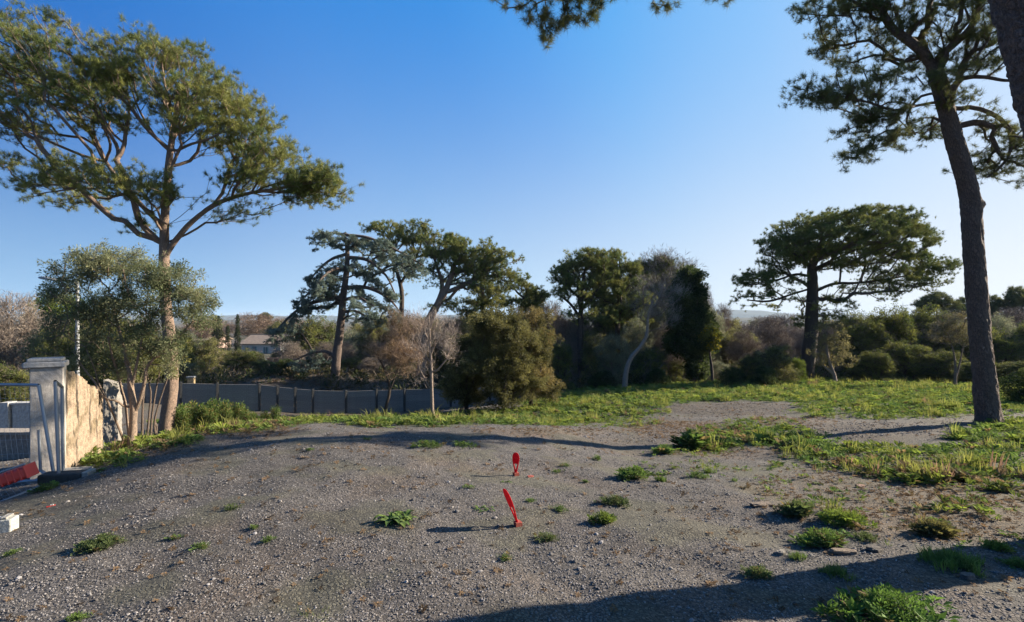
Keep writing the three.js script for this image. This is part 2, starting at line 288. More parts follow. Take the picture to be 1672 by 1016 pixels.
{
  // one sheet, finely divided near the camera, out to the horizon
  const NX = 430, NZ = 460, ax = 8.6, bx = 4200 / Math.sinh(ax), zs = [], xs = [];
  for (let i = 0; i <= NX; i++) xs.push(bx * Math.sinh(ax * (i / NX * 2 - 1)));
  for (let j = 0; j <= NZ; j++) { const u = j / NZ * 1.45 - 0.45; zs.push(-5.5 - bx * 1.35 * Math.sinh(8.6 * u)); }
  const p = [], c = [], uv = [], idx = [], col = V(), t = V();
  const gravelC = V(0.12, 0.108, 0.101), dirtC = V(0.14, 0.1, 0.072), greenC = V(0.06, 0.068, 0.024), dryC = V(0.15, 0.095, 0.058), litterC = V(0.11, 0.082, 0.06), mossC = V(0.1, 0.1, 0.052), farC = V(0.08, 0.075, 0.046);
  for (const z of zs) for (const x of xs) {
    const y = groundY(x, z), k = cover(x, z), n = fbm(x * 0.35 + 9, z * 0.35, 4), n2 = fbm(x * 1.7 - 4, z * 1.7, 3);
    col.copy(gravelC).multiplyScalar(1 + 0.28 * n + 0.2 * n2);
    col.lerp(mossC, clamp(0.9 * smooth(fbm(x * 0.8 + 31, z * 0.8 + 5, 4), 0.02, 0.4), 0, 0.45));
    col.lerp(dirtC, 0.45 * smooth(fbm(x * 0.5 - 12, z * 0.5 + 8, 3), 0.1, 0.5));
    col.lerp(t.copy(dryC).multiplyScalar(1 + 0.4 * n2), k.dry * 0.8);
    col.lerp(t.copy(dirtC).multiplyScalar(0.62 + 0.35 * n2), 0.75 * k.bare);
    col.lerp(greenC, k.green * 0.85);
    const bank = smooth(-z, 25, 30) * (1 - smooth(-z, 50, 60));
    col.lerp(t.copy(litterC).multiplyScalar(1 + 0.5 * n2 + 0.4 * n), k.far * bank);
    if (-z > 46 + 8 * n || Math.abs(x) > 62 + 8 * n) { const f = Math.floor((noise2(x * 0.013 + 5, z * 0.013) + 1) * 2.5); col.copy([dirtC, greenC, farC, litterC, mossC][clamp(f, 0, 4)]).multiplyScalar(1 + 0.3 * n2); } // fields of the valley
    p.push(x, y, z); c.push(col.x, col.y, col.z); uv.push(x, z);
  }
  const w = NX + 1;
  for (let j = 0; j < NZ; j++) for (let i = 0; i < NX; i++) { const a = j * w + i; idx.push(a, a + 1, a + w, a + 1, a + w + 1, a + w); }
  const g = new THREE.BufferGeometry();
  g.setAttribute('position', new THREE.Float32BufferAttribute(p, 3)); g.setAttribute('color', new THREE.Float32BufferAttribute(c, 3)); g.setAttribute('uv', new THREE.Float32BufferAttribute(uv, 2));
  g.setIndex(idx); g.computeVertexNormals();
  const pebbles = cells(46, 46, 71), grit = cells(120, 120, 72);
  const look = (u, v) => { const [a, b, id] = pebbles(u, v), [c2, d2, id2] = grit(u, v); const s = smooth(b - a, 0.05, 0.35), s2 = smooth(d2 - c2, 0.02, 0.3); return [s, id, s2, id2]; };
  const map = texture(1024, (u, v) => { const [s, id, s2, id2] = look(u, v), l = id > 0.4 ? 0.5 + 0.45 * id : 0.52 + 0.35 * (id2 - 0.4); const b = lerp(0.55 + 0.3 * (id2 - 0.5), l, s * (id > 0.4 ? 1 : 0)) * (0.8 + 0.2 * s2) * 1.28; return [b, b * (0.97 + 0.03 * id2), b * (0.93 + 0.08 * id2)]; }, true);
  const bump = texture(1024, (u, v) => { const [s, id, s2, id2] = look(u, v); return 0.1 + (id > 0.4 ? s * (0.3 + 0.5 * id) : 0.1) + 0.2 * s2 * id2; });
  map.repeat.set(1 / 1.1, 1 / 1.1); bump.repeat.set(1 / 1.1, 1 / 1.1);
  const m = new THREE.MeshStandardMaterial({ color: 0xffffff, vertexColors: true, map, bumpMap: bump, bumpScale: 0.008, roughness: 0.95 });
  const o = new THREE.Mesh(g, m); o.name = 'ground'; scene.add(o);
  tag(o, 'grey gravel lot sloping away into a grassy field', 'ground', null, 'structure');
}

{ // hills along the horizon
  const B2 = (label, dist, prof, color, seed) => {
    const N = 260, p = [], idx = [], spread = dist * 1.7;
    for (let i = 0; i <= N; i++) {
      const x = (i / N * 2 - 1) * spread, px = CX + F * x / dist, n = fbm(px * 0.004 + seed, seed, 5), top = EYE + (HORIZON - prof(px) + 5 * n) / F * dist;
      p.push(x, -20, -dist + dist * 0.08, x, lerp(-20, top, 0.6), -dist + dist * 0.03, x, top, -dist, x, -20, -dist - dist * 0.1);
    }
    for (let i = 0; i < N; i++) for (let k = 0; k < 3; k++) { const a = i * 4 + k, b = a + 4; idx.push(a, b, a + 1, b, b + 1, a + 1); }
    const g = new THREE.BufferGeometry(); g.setAttribute('position', new THREE.Float32BufferAttribute(p, 3)); g.setIndex(idx); g.computeVertexNormals();
    g.setAttribute('uv', new THREE.Float32BufferAttribute(p.filter((_, i) => i % 3 !== 1).map((v) => v / 300), 2));
    const o = new THREE.Mesh(g, plain(...color, 1, 0)); o.name = numbered('hill'); scene.add(o); tag(o, label, 'hill', null, 'structure');
  };
  B2('long blue wooded ridge along the horizon', 3600, (px) => 514 - 3 * Math.sin(px * 0.006 + 1) - 4 * Math.exp(-(((px - 1190) / 120) ** 2)), [0.05, 0.07, 0.05], 3);
  B2('lower wooded rise before the far ridge', 1500, (px) => 522 - 2 * Math.sin(px * 0.011), [0.06, 0.062, 0.04], 8);
}

// ---------------------------------------------------------------- loose gravel, grass and litter: uncountable ground cover
{
  const R = rng(501), stone = (seed) => { const g = new THREE.IcosahedronGeometry(1, 0), q = g.attributes.position, r = rng(seed), off = new Map(); for (let i = 0; i < q.count; i++) { const key = [q.getX(i), q.getY(i), q.getZ(i)].map((v) => v.toFixed(3)).join(); if (!off.has(key)) off.set(key, 0.65 + 0.6 * r()); const s = off.get(key); q.setXYZ(i, q.getX(i) * s, q.getY(i) * s * 0.62, q.getZ(i) * s); } g.computeVertexNormals(); return g; };
  const sets = [new Copies(), new Copies(), new Copies()], up = V(), p = V();
  for (let k = 0; k < 270000; k++) {
    const Z = 1.8 + 8.5 * Math.pow(R(), 1.25), x = (R() * 2 - 1) * (Z * 1.06 + 1.2);
    const cv = cover(x, -Z); if (R() < cv.green * 0.85 + cv.dry * 0.45) continue;
    const thin = fbm(x * 0.8 + 31, -Z * 0.8 + 5, 3); if (R() < 0.4 + 1.5 * thin) continue;
    const s = (0.003 + 0.0052 * Math.pow(R(), 2.4)) * (R() < 0.012 ? 1.8 + 1.2 * R() : 1), v = 0.06 + 0.19 * Math.pow(R(), 1.9), w = R();
    p.set(x, groundY(x, -Z) + s * 0.15, -Z); up.set(R() - 0.5, 1.2, R() - 0.5).normalize();
    sets[k % 3].add(p, up, R() * 6.28, s, [v * (1.0 + 0.09 * w), v * 0.96, v * (0.98 - 0.12 * w)]);
  }
  for (let k = 0; k < 60000; k++) {                              // further off only in the bare patches of the field
    const Z = 9 + 9 * R(), x = (R() * 2 - 1) * Z, cv = cover(x, -Z); if (cv.green > 0.3 || R() > 0.25 + cv.bare) continue;
    const s = 0.006 + 0.012 * Math.pow(R(), 2.4), v = 0.06 + 0.19 * Math.pow(R(), 1.9);
    p.set(x, groundY(x, -Z) + s * 0.15, -Z); up.set(R() - 0.5, 1.2, R() - 0.5).normalize(); sets[k % 3].add(p, up, R() * 6.28, s, [v * 1.06, v * 0.95, v * 0.87]);
  }
  const m = new THREE.MeshStandardMaterial({ color: 0xffffff, roughness: 0.85 });
  sets.forEach((s, i) => tag(s.mesh(numbered('gravel'), stone(81 + i), m, scene), 'loose grey gravel chips scattered over the lot', 'gravel', null, 'stuff'));
}
{
  const R = rng(601), sets = { blade: new Copies(), weed: new Copies(), low: new Copies(), tall: new Copies(), dryLeaf: new Copies() }, p = V(), up = V();
  for (let k = 0; k < 130000; k++) {
    const Z = 3 + 30 * Math.pow(R(), 1.05), x = (R() * 2 - 1) * (Z * 1.05 + 2), cv = cover(x, -Z), patch = fbm(x * 0.7 + 50, -Z * 0.7, 3);
    if (cv.far > 0.6 || R() > cv.green * (0.62 + 1.7 * fbm(x * 1.9 - 20, -Z * 1.9, 2))) { if (cv.far < 0.6 && R() < cv.dry * 0.6 + 0.05) { p.set(x, groundY(x, -Z) + 0.004, -Z); up.set(R() - 0.5, 0.8, R() - 0.5).normalize(); const v = 0.5 + R(); sets.dryLeaf.add(p, up, R() * 6, 0.02 + 0.04 * R() * R() + 0.0015 * Z, [0.17 * v, 0.11 * v, 0.06 * v]); } continue; }
    p.set(x, groundY(x, -Z) - 0.004, -Z); up.set((R() - 0.5) * 0.4, 1, (R() - 0.5) * 0.4).normalize();
    const t = R() + patch * 0.8, v = 0.75 + 0.5 * R(), y = clamp(0.5 + patch + 0.5 * (R() - 0.5), 0, 1), dryness = clamp(cv.dry * 0.9 + 0.35 * fbm(x * 1.3, -Z * 1.3 + 9, 2), 0, 1);
    let c = [lerp(0.1, 0.2, y) * v, lerp(0.17, 0.235, y) * v, 0.038 * v];
    if (R() < dryness * 0.5) c = [0.2 * v, 0.14 * v, 0.065 * v];
    const far = (1 + smooth(Z, 12, 28) * 0.5) * (0.4 + 0.75 * cv.green + 0.5 * patch);
    if (t < 0.1) sets.blade.add(p, up, R() * 6, (0.07 + 0.08 * R()) * far, c);
    else if (t < 0.75) sets.weed.add(p, up, R() * 6, (0.09 + 0.1 * R()) * far, c);
    else if (t < 1.05) sets.low.add(p, up, R() * 6, (0.1 + 0.11 * R()) * far, [c[0] * 0.8, c[1] * 0.95, c[2]]);
    else sets.tall.add(p, up, R() * 6, (0.13 + 0.2 * R() * R()) * far, [c[0] * 1.2, c[1] * 1.03, c[2] * 1.5]);
  }
  const m = leafy(1, 1, 1, 0.5, 0.95);
  const put = (set, shape, name, label, cat) => tag(sets[set].mesh(name, SHAPE[shape], m, scene), label, cat, null, 'stuff');
  put('blade', 'blade', 'grass', 'short green grass over the field', 'grass');
  put('tall', 'tall', 'tall_grass', 'tall pale grass standing in the field', 'grass');
  put('weed', 'weed', 'weed_cover', 'leafy green weeds covering the field', 'weeds');
  put('low', 'low', 'ground_cover', 'low broad leaved plants spread over the field', 'weeds');
  put('dryLeaf', 'low', 'dry_leaves', 'dry brown leaf litter among the weeds', 'litter');
}

{ // brush and undergrowth that fill the foot of the tree belt
  const R = rng(650), twig = new Copies(), leaf = new Copies(), litter = new Copies(), p = V(), up = V();
  for (let k = 0; k < 52000; k++) {
    const Z = 27 + 40 * Math.pow(R(), 1.5), x = (R() * 2 - 1) * Z * 1.02, [px, py] = toPx(x, baseY(x, -Z), -Z), n = fbm(x * 0.25 + 70, -Z * 0.25, 3);
    const edge = px < 860 ? 28.6 : px < 900 ? 30 : 29.5; if (Z < edge || px < 150 || (px > 1085 && px < 1190 && Z < 34)) continue;
    const left = px < 760; p.set(x, groundY(x, -Z), -Z); const v = 0.6 + 0.8 * R();
    if (R() < 0.3) { litter.add(p, up.set(R() - 0.5, 0.8, R() - 0.5).normalize(), R() * 6, 0.12 + 0.16 * R(), [0.17 * v, 0.115 * v, 0.07 * v]); continue; }
    if (R() < (left ? 0.62 : 0.25) - n) continue;
    const h = (0.25 + 0.9 * R() * R()) * (1 + smooth(Z, 34, 50)) * (1 + 0.8 * n) * (left ? 0.8 : 1); p.y += h * 0.3;
    if (R() < 0.5) twig.add(p, up.set((R() - 0.5) * 0.6, 1, (R() - 0.5) * 0.6).normalize(), R() * 6, h * 1.1, [0.15 * v, 0.12 * v, 0.095 * v]);
    else { const o = R() < 0.3; leaf.add(p, up.set((R() - 0.5), 1, (R() - 0.5)).normalize(), R() * 6, h * 0.85, o ? [0.15 * v, 0.12 * v, 0.05 * v] : [0.07 * v, 0.085 * v, 0.026 * v]); }
  }
  tag(twig.mesh('brush', SHAPE.twigsFar, twigMat, scene), 'grey brown leafless brush along the foot of the tree belt', 'brush', null, 'stuff');
  tag(leaf.mesh('undergrowth', SHAPE.small, leafMat, scene), 'tangled green undergrowth along the foot of the tree belt', 'undergrowth', null, 'stuff');
  tag(litter.mesh('leaf_litter', SHAPE.low, leafMat, scene), 'brown fallen leaves on the slope behind the fence', 'litter', null, 'stuff');
}

// ---------------------------------------------------------------- trees: drawn trunks and limbs, then branches grown towards points spread through the crown
/* spec: name, label, category, group, base (Vector3 on the ground), paths: [{ pts: [[Vector3, radius], ...], name, bark, tail }], pads: [{ c, rx, ry, rz, n, flat, tilt, from, to }], grown branches and foliage settings */
function grow(s) {
  const R = rng(s.seed), base = s.base, nodes = [], root = s.root ?? thing(s.name, s.label, s.category ?? 'tree', base, 0, s.group);
  const local = (v) => v.clone().sub(base);
  const add = (p, parent, fixed) => { const n = { p, parent, kids: [], fixed, len: parent ? parent.len + p.distanceTo(parent.p) : 0, tips: 0, r: fixed ?? 0 }; if (parent) parent.kids.push(n); nodes.push(n); return n; };
  for (const path of s.paths) {
    const pts = path.pts.map(([v]) => local(v)), curve = new THREE.CatmullRomCurve3(pts, false, 'centripetal'), L = curve.getLength(), N = Math.max(4, Math.ceil(L / (path.step ?? 0.22))), line = [], radii = [];
    for (let k = 0; k <= N; k++) {
      const t = k / N, p = curve.getPoint(t), f = t * (pts.length - 1), i = Math.min(pts.length - 2, Math.floor(f));
      line.push(p); radii.push(lerp(path.pts[i][1], path.pts[i + 1][1], f - i));
    }
    let prev = null;
    if (path.limb && nodes.length) { let best = 1e9; for (const n of nodes) { const d = n.p.distanceTo(line[0]); if (d < best) { best = d; prev = n; } } if (path.snap !== false) line[0].copy(prev.p); }
    line.forEach((p, k) => { prev = add(p.clone(), prev, radii[k]); prev.open = k / N >= (path.open ?? 0.35); });
    const sides = radii[0] > 0.12 ? 28 : radii[0] > 0.05 ? 12 : 7, fine = [], fr = [], M = s.detail ? Math.ceil(L / s.detail) : N * 2, sd = R() * 100;
    for (let k = 0; k <= M; k++) { const f = k / M * N, i = Math.min(N - 1, Math.floor(f)); fine.push(line[i].clone().lerp(line[i + 1], f - i)); fr.push(lerp(radii[i], radii[i + 1], f - i)); }
    const rg = path.rough ?? 0.1, knob = path.knobs ?? [];
    const b = new Builder().tube(fine, fr, s.detail ? 56 : sides, { rough: (a, len, t, q) => {
      let v = rg * 0.6 * noise3(Math.cos(a) * 1.1 + sd, Math.sin(a) * 1.1, len * 1.3) + rg * 0.5 * noise3(Math.cos(a) * 3.3 + sd, Math.sin(a) * 3.3, len * 4);
      if (s.detail) v += rg * 0.5 * Math.max(0, Math.abs(noise3(Math.cos(a) * 7 + sd, Math.sin(a) * 7, len * 7))) + rg * 0.3 * noise3(Math.cos(a) * 16, Math.sin(a) * 16, len * 20);
      if (path.flare) v += path.flare * Math.exp(-len / 0.28) * (0.6 + 0.5 * Math.sin(a * 4 + sd) + 0.3 * Math.sin(a * 7));
      for (const [ka, kl, kh, kw] of knob) { const da = Math.abs(((a - ka + 9.4248) % 6.2832) - 3.1416); v += kh * Math.exp(-((da / 0.5) ** 2) - (((len - kl) / kw) ** 2)); }
      return v;
    } });
    part(root, path.name ?? 'trunk', b.geometry(true), path.bark ?? s.bark);
  }
  // points for the crown
  const targets = [];
  for (const c of s.pads) {
    let heart = null; const clump = c.clump ?? s.clump ?? 0, each = s.each ?? 8;
    for (let k = 0; k < c.n; k++) {
      if (clump && heart && k % each) { const q = () => (R() + R() + R() - 1.5) * clump; targets.push({ p: heart.clone().add(V(q(), q() * 0.5, q())), pad: c }); continue; }
      let x, y, z; do { x = R() * 2 - 1; y = R() * 2 - 1; z = R() * 2 - 1; } while (x * x + y * y + z * z > 1);
      const len = Math.sqrt(x * x + y * y + z * z) || 1, push = Math.pow(len, (c.shell ?? s.shell ?? 0.6)) / len;
      x *= push; y *= push; z *= push;
      if (c.under ?? s.under) y = Math.max(y, -(c.under ?? s.under) + 0.25 * R());
      const p = c.c.clone();
      if (c.to) { const t = Math.pow(R(), 0.8); p.lerp(c.to, t); const side = x * c.rx * (1 - 0.5 * t), dz = z * c.rz * (1 - 0.4 * t); p.x += side; p.z += dz; p.y += y * c.ry - (c.droop ?? 0) * (Math.abs(dz) + Math.abs(side)); }
      else p.add(V(x * c.rx, y * c.ry, z * c.rz));
      const v = c.wob ?? s.wobble ?? 0.12; p.add(V(noise3(p.x * 0.8, p.y * 0.8, p.z * 0.8), noise3(p.x * 0.8 + 9, p.y * 0.8, p.z * 0.8), noise3(p.x * 0.8, p.y * 0.8 + 9, p.z * 0.8)).multiplyScalar(v * Math.max(c.rx, 0.5)));
      heart = local(p); targets.push({ p: heart, pad: c });
    }
  }
  // connect each to the nearest part of the tree
  const bf = s.bf ?? 0.35, down = s.down ?? 0.5, cost = new Float64Array(targets.length).fill(1e9), from = new Array(targets.length), done = new Uint8Array(targets.length);
  const offer = (n) => { if (n.open === false) return; for (let i = 0; i < targets.length; i++) if (!done[i]) { const q = targets[i].p, dx = q.x - n.p.x, dy = q.y - n.p.y, dz = q.z - n.p.z, d = Math.sqrt(dx * dx + dy * dy + dz * dz) + bf * n.len + (dy < 0 ? -dy * down : 0); if (d < cost[i]) { cost[i] = d; from[i] = n; } } };
  nodes.slice().forEach(offer);
  const tips = [];
  for (let c = 0; c < targets.length; c++) {
    let best = -1; for (let i = 0; i < targets.length; i++) if (!done[i] && (best < 0 || cost[i] < cost[best])) best = i;
    done[best] = 1;
    const n0 = from[best], p2 = targets[best].p, d = n0.p.distanceTo(p2), m = Math.max(1, Math.min(7, Math.round(d / (s.seg ?? 0.25)))), mid = n0.p.clone().lerp(p2, 0.5);
    mid.add(V((R() - 0.5) * 0.3 * d, (s.sag ?? -0.1) * d + (R() - 0.5) * 0.15 * d, (R() - 0.5) * 0.3 * d));
    let prev = n0; const fresh = [];
    for (let k = 1; k <= m; k++) { const t = k / m, q = n0.p.clone().multiplyScalar((1 - t) * (1 - t)).addScaledVector(mid, 2 * t * (1 - t)).addScaledVector(p2, t * t); prev = add(q, prev); fresh.push(prev); }
    prev.tip = true; prev.pad = targets[best].pad; tips.push(prev);
    fresh.forEach(offer);
  }
  // thickness from the number of twig ends carried
  for (let k = nodes.length - 1; k >= 0; k--) { const n = nodes[k]; if (n.tip) n.tips += 1; if (n.parent) n.parent.tips += n.tips; }
  const tipR = s.tipR ?? 0.006, pw = s.power ?? 0.45;
  for (const n of nodes) if (n.fixed === undefined) { n.r = tipR * Math.pow(Math.max(1, n.tips), pw); if (n.parent) n.r = Math.min(n.r, n.parent.r * (n.parent.fixed !== undefined ? 0.75 : 1)); }
  const twigs = new Builder();
  for (const n of nodes) {
    if (n.fixed !== undefined || !n.parent) continue;
    const heir = n.parent.fixed !== undefined ? null : n.parent.kids.reduce((a, b) => (b.tips > a.tips ? b : a));
    if (heir === n) continue;                                   // the heir goes on in its parent's tube
    const pts = [n.parent.p, n.p], rad = [n.r, n.r];
    let q = n; while (q.kids.length) { q = q.kids.reduce((a, b) => (b.tips > a.tips ? b : a)); pts.push(q.p); rad.push(q.r); }
    rad[rad.length - 1] *= 0.5;
    if (n.r > (s.limbR ?? 0.03)) part(root, 'branch', new Builder().tube(pts, rad, n.r > 0.06 ? 9 : 6).geometry(), s.branchBark ?? s.bark);
    else twigs.tube(pts, rad, n.r > 0.02 ? 5 : 3);
  }
  if (!twigs.empty) part(root, 'twigs', twigs.geometry(), s.branchBark ?? s.bark, 'stuff');
  // foliage at the twig ends
  for (const leaf of s.leaves ?? []) {
    const set = new Copies(), dir = V(), p = V();
    for (const t of tips) {
      const k = (t.pad.leafy ?? 1) * leaf.per, count = Math.floor(k) + (R() < k % 1 ? 1 : 0);
      for (let i = 0; i < count; i++) {
        const sp = leaf.spread; p.set((R() + R() - 1) * sp, (R() + R() - 1) * sp * (leaf.flat ?? 0.6), (R() + R() - 1) * sp).add(t.p);
        if (leaf.along && t.parent) p.lerp(t.parent.p, R() * leaf.along);
        dir.subVectors(t.p, t.parent.p).normalize().multiplyScalar(0.8).add(V(R() - 0.5, R() - 0.5 + (leaf.up ?? 0.7), R() - 0.5)).normalize();
        const v = 0.7 + 0.6 * R(), w = clamp(0.5 + 0.8 * noise3((p.x + base.x) * 0.9, (p.y + base.y) * 0.9, (p.z + base.z) * 0.9) + 0.3 * (R() - 0.5), 0, 1), c = leaf.colors;
        set.add(p, dir, R() * 6.28, leaf.size * (0.7 + 0.6 * R()), [0, 1, 2].map((j) => lerp(c[0][j], c[1][j], w) * v));
      }
    }
    if (set.count) (s.bake ? set.baked.bind(set) : set.mesh.bind(set))(leaf.name ?? 'crown', SHAPE[leaf.shape], leaf.mat ?? leafMat, root);
  }
  return root;
}
// shorthand from photo pixels: [px, py, width in px] along a trunk at depth Z, [px, py, rx, ry, count, more] for a pad of the crown
const trunkOf = (Z, list, more = {}) => ({ pts: list.map(([px, py, w, dz = 0]) => [at(px, py, Z + dz), w / 2 * (Z + dz) / F / Math.hypot(1, (px - CX) / F)]), ...more });
const padsOf = (Z, list, k = Z >= 30 ? 1.9 : 1) => list.map(([px, py, rx, ry, n, more = {}]) => { const d = Z + (more.dz ?? 0); return { ...more, c: at(px, py, d), rx: rx * Z / F, ry: ry * Z / F, rz: (more.rz ?? Math.min(rx, 2.2 * ry + 20)) * Z / F, n: Math.round(n * k), to: more.to ? at(more.to[0], more.to[1], d + (more.to[2] ?? 0)) : undefined }; });

const PINE = [[0.09, 0.125, 0.032], [0.235, 0.235, 0.06]], PINE_DARK = [[0.075, 0.1, 0.035], [0.165, 0.17, 0.058]], OLIVE = [[0.1, 0.115, 0.07], [0.27, 0.265, 0.18]];

// --- the tall umbrella pine behind the olive
grow({ name: 'umbrella_pine', label: 'tall pine with broad domed crown and pale trunk behind the olive tree', seed: 5, clump: 0.42, each: 9, base: standing(270, 12), bark: B.pinePale, branchBark: B.pinePale, tipR: 0.0036, power: 0.44, shell: 0.35, under: 0.55, limbR: 0.028, sag: -0.08, down: 0.9, bf: 0.55,
  paths: [
    trunkOf(12, [[266, 735, 31], [272, 690, 25], [280, 620, 23], [277, 560, 21.5], [271, 500, 20], [268, 440, 19], [268, 395, 17], [269, 350, 14], [273, 300, 13.5], [277, 255, 12], [284, 205, 10], [290, 165, 6]], { flare: 0.12, open: 0.5 }),
    trunkOf(12, [[269, 418, 11], [290, 388, 10], [318, 358, 9], [355, 332, 8], [405, 316, 6], [450, 309, 6, -0.2], [500, 298, 4, -0.4]], { limb: true, name: 'branch', open: 0.5 }),
    trunkOf(12, [[355, 332, 6], [367, 305, 6], [370, 282, 5], [382, 262, 3]], { limb: true, name: 'branch', open: 0.3 }),
    trunkOf(12, [[267, 370, 10], [248, 352, 9.5], [212, 315, 8.5, 0.4], [172, 264, 7.5, 0.7], [147, 218, 6, 0.9], [122, 178, 6, 1], [90, 130, 4, 1]], { limb: true, name: 'branch', open: 0.3 }),
    trunkOf(12, [[160, 262, 6, 0.6], [130, 252, 6, 0.3], [85, 233, 5, 0], [40, 212, 4, -0.3], [0, 186, 3, -0.5]], { limb: true, name: 'branch', open: 0.2 }),
    trunkOf(12, [[172, 262, 6, 0.6], [180, 235, 5, 0.2], [165, 200, 4, 0], [150, 150, 3, 0]], { limb: true, name: 'branch', open: 0.2 }),
    trunkOf(12, [[282, 250, 6], [310, 236, 5, -0.5], [345, 225, 4, -0.8], [385, 200, 3, -1]], { limb: true, name: 'branch', open: 0.2 }),
    trunkOf(12, [[280, 250, 6], [255, 225, 5, 0.5], [225, 175, 4, 0.8], [210, 130, 3, 0.8]], { limb: true, name: 'branch', open: 0.2 }),
  ],
  pads: padsOf(12, [[20, 110, 95, 80, 170, { dz: 0.6, rz: 110 }], [88, 98, 84, 66, 200, { dz: 0, rz: 120 }], [150, 160, 62, 52, 130, { dz: -0.6 }], [-60, 130, 80, 90, 80], [60, 200, 80, 32, 90], [248, 122, 56, 52, 140, { dz: 0.3, rz: 100 }], [300, 145, 78, 62, 200, { rz: 110 }], [362, 200, 72, 55, 160, { dz: -0.2, rz: 90 }], [425, 235, 45, 32, 70, { rz: 70 }], [470, 278, 62, 38, 130, { dz: -0.3 }], [512, 302, 42, 24, 76, { dz: -0.4 }], [410, 288, 40, 24, 40],
    [95, 312, 62, 28, 70, { dz: 0.5 }], [150, 290, 55, 24, 55, { dz: -0.4 }], [60, 268, 55, 18, 36, { dz: 1 }], [222, 305, 42, 28, 56, { dz: -0.9 }], [385, 350, 50, 9, 18, { leafy: 0.7 }], [236, 368, 22, 9, 10], [300, 320, 50, 14, 14, { leafy: 0.6 }], [450, 320, 60, 14, 26, { leafy: 0.7 }]], 2.9),
  leaves: [{ shape: 'needle', mat: needleMat, per: 3.2, spread: 0.1, flat: 0.6, size: 0.1, colors: PINE, up: 0.8 }] });

// --- the leaning pine on the right of the lot
grow({ name: 'leaning_pine', label: 'tall pine with bare grey trunk leaning over the grassy field', seed: 8, clump: 0.3, base: standing(1615, 10.4), bark: B.pine, branchBark: B.pine, detail: 0.045, tipR: 0.0046, power: 0.46, shell: 0.6, limbR: 0.022, sag: -0.1, down: 0.5, bf: 0.35,
  paths: [
    trunkOf(10.4, [[1617, 705, 50], [1613, 670, 44], [1607, 610, 39], [1601, 550, 38], [1596, 490, 37], [1592, 430, 36], [1588, 370, 36], [1584, 320, 36], [1572, 275, 33], [1559, 230, 31], [1546, 180, 30], [1534, 135, 29], [1524, 108, 27]], { flare: 0.22, open: 0.8, rough: 0.11, step: 0.3, knobs: [[0, 4.45, 0.7, 0.09], [0.2, 5.2, 0.25, 0.06], [3.1, 3.1, 0.12, 0.05], [3.3, 5.5, 0.15, 0.05], [0.1, 3.6, 0.12, 0.04], [2.9, 6.1, 0.15, 0.04]] }),
    trunkOf(10.4, [[1528, 118, 19], [1505, 84, 18], [1478, 62, 16], [1456, 45, 14, 0.2], [1437, 12, 12, 0.3], [1412, -40, 10, 0.3], [1380, -110, 6, 0.3]], { limb: true, name: 'branch', open: 0.3, rough: 0.08 }),
    trunkOf(10.4, [[1528, 118, 18], [1536, 92, 16], [1558, 72, 14, -0.2], [1585, 45, 12, -0.3], [1600, 5, 10, -0.4], [1612, -70, 7, -0.4]], { limb: true, name: 'branch', open: 0.25, rough: 0.08 }),
    trunkOf(10.4, [[1550, 150, 9], [1568, 130, 9, -0.2], [1600, 125, 8, -0.4], [1645, 132, 6, -0.6], [1690, 130, 4, -0.8]], { limb: true, name: 'branch', open: 0.4, rough: 0.08 }),
    trunkOf(10.4, [[1556, 182, 9], [1580, 175, 9], [1612, 182, 9], [1640, 200, 8], [1652, 228, 7], [1644, 262, 6], [1612, 290, 3]], { limb: true, name: 'branch', open: 0.45, rough: 0.08 }),
    trunkOf(10.4, [[1540, 165, 6], [1500, 172, 5, -0.3], [1460, 180, 5, -0.6], [1410, 165, 4, -0.8], [1345, 160, 3, -0.8]], { limb: true, name: 'branch', open: 0.25, rough: 0.05 }),
    trunkOf(10.4, [[1512, 92, 7], [1470, 100, 6, 0.3], [1420, 66, 5, 0.5], [1370, 75, 4, 0.6], [1345, 62, 3, 0.6]], { limb: true, name: 'branch', open: 0.25, rough: 0.05 }),
    trunkOf(10.4, [[1538, 150, 5], [1500, 160, 5, 0.5], [1480, 195, 4, 0.7], [1495, 220, 3, 0.8]], { limb: true, name: 'branch', open: 0.3, rough: 0.05 }),
  ],
  pads: padsOf(10.4, [[1340, 155, 48, 22, 50, { dz: -0.8 }], [1400, 150, 40, 20, 34, { dz: -0.8 }], [1440, 165, 48, 34, 70, { dz: -0.5 }], [1432, 215, 46, 28, 60, { dz: -0.6 }], [1408, 250, 28, 16, 26, { dz: -0.6 }], [1500, 222, 36, 20, 36, { dz: 0.8 }], [1370, 75, 42, 22, 40, { dz: 0.6 }], [1335, 12, 45, 18, 34], [1400, 30, 60, 34, 60, { dz: 0.4 }], [1460, 85, 60, 40, 80, { dz: 0.3 }], [1470, 15, 60, 36, 60], [1565, 30, 60, 36, 70, { dz: -0.4 }], [1600, 85, 50, 34, 50, { dz: -0.5 }], [1560, 110, 46, 22, 24, { dz: -0.7 }], [1650, 60, 50, 50, 50, { dz: -0.6 }],
    [1640, 225, 46, 24, 50], [1625, 275, 46, 18, 44], [1690, 260, 40, 40, 30], [1605, 205, 26, 18, 12], [1590, 150, 30, 14, 14, { dz: -0.6 }], [1430, -60, 130, 60, 140], [1590, -60, 110, 60, 120], [1510, -130, 150, 60, 120], [1700, 0, 70, 60, 50]], 2),
  leaves: [{ shape: 'needle', mat: needleMat, per: 3.4, spread: 0.1, flat: 0.6, size: 0.092, colors: PINE_DARK, up: 0.6 }] });

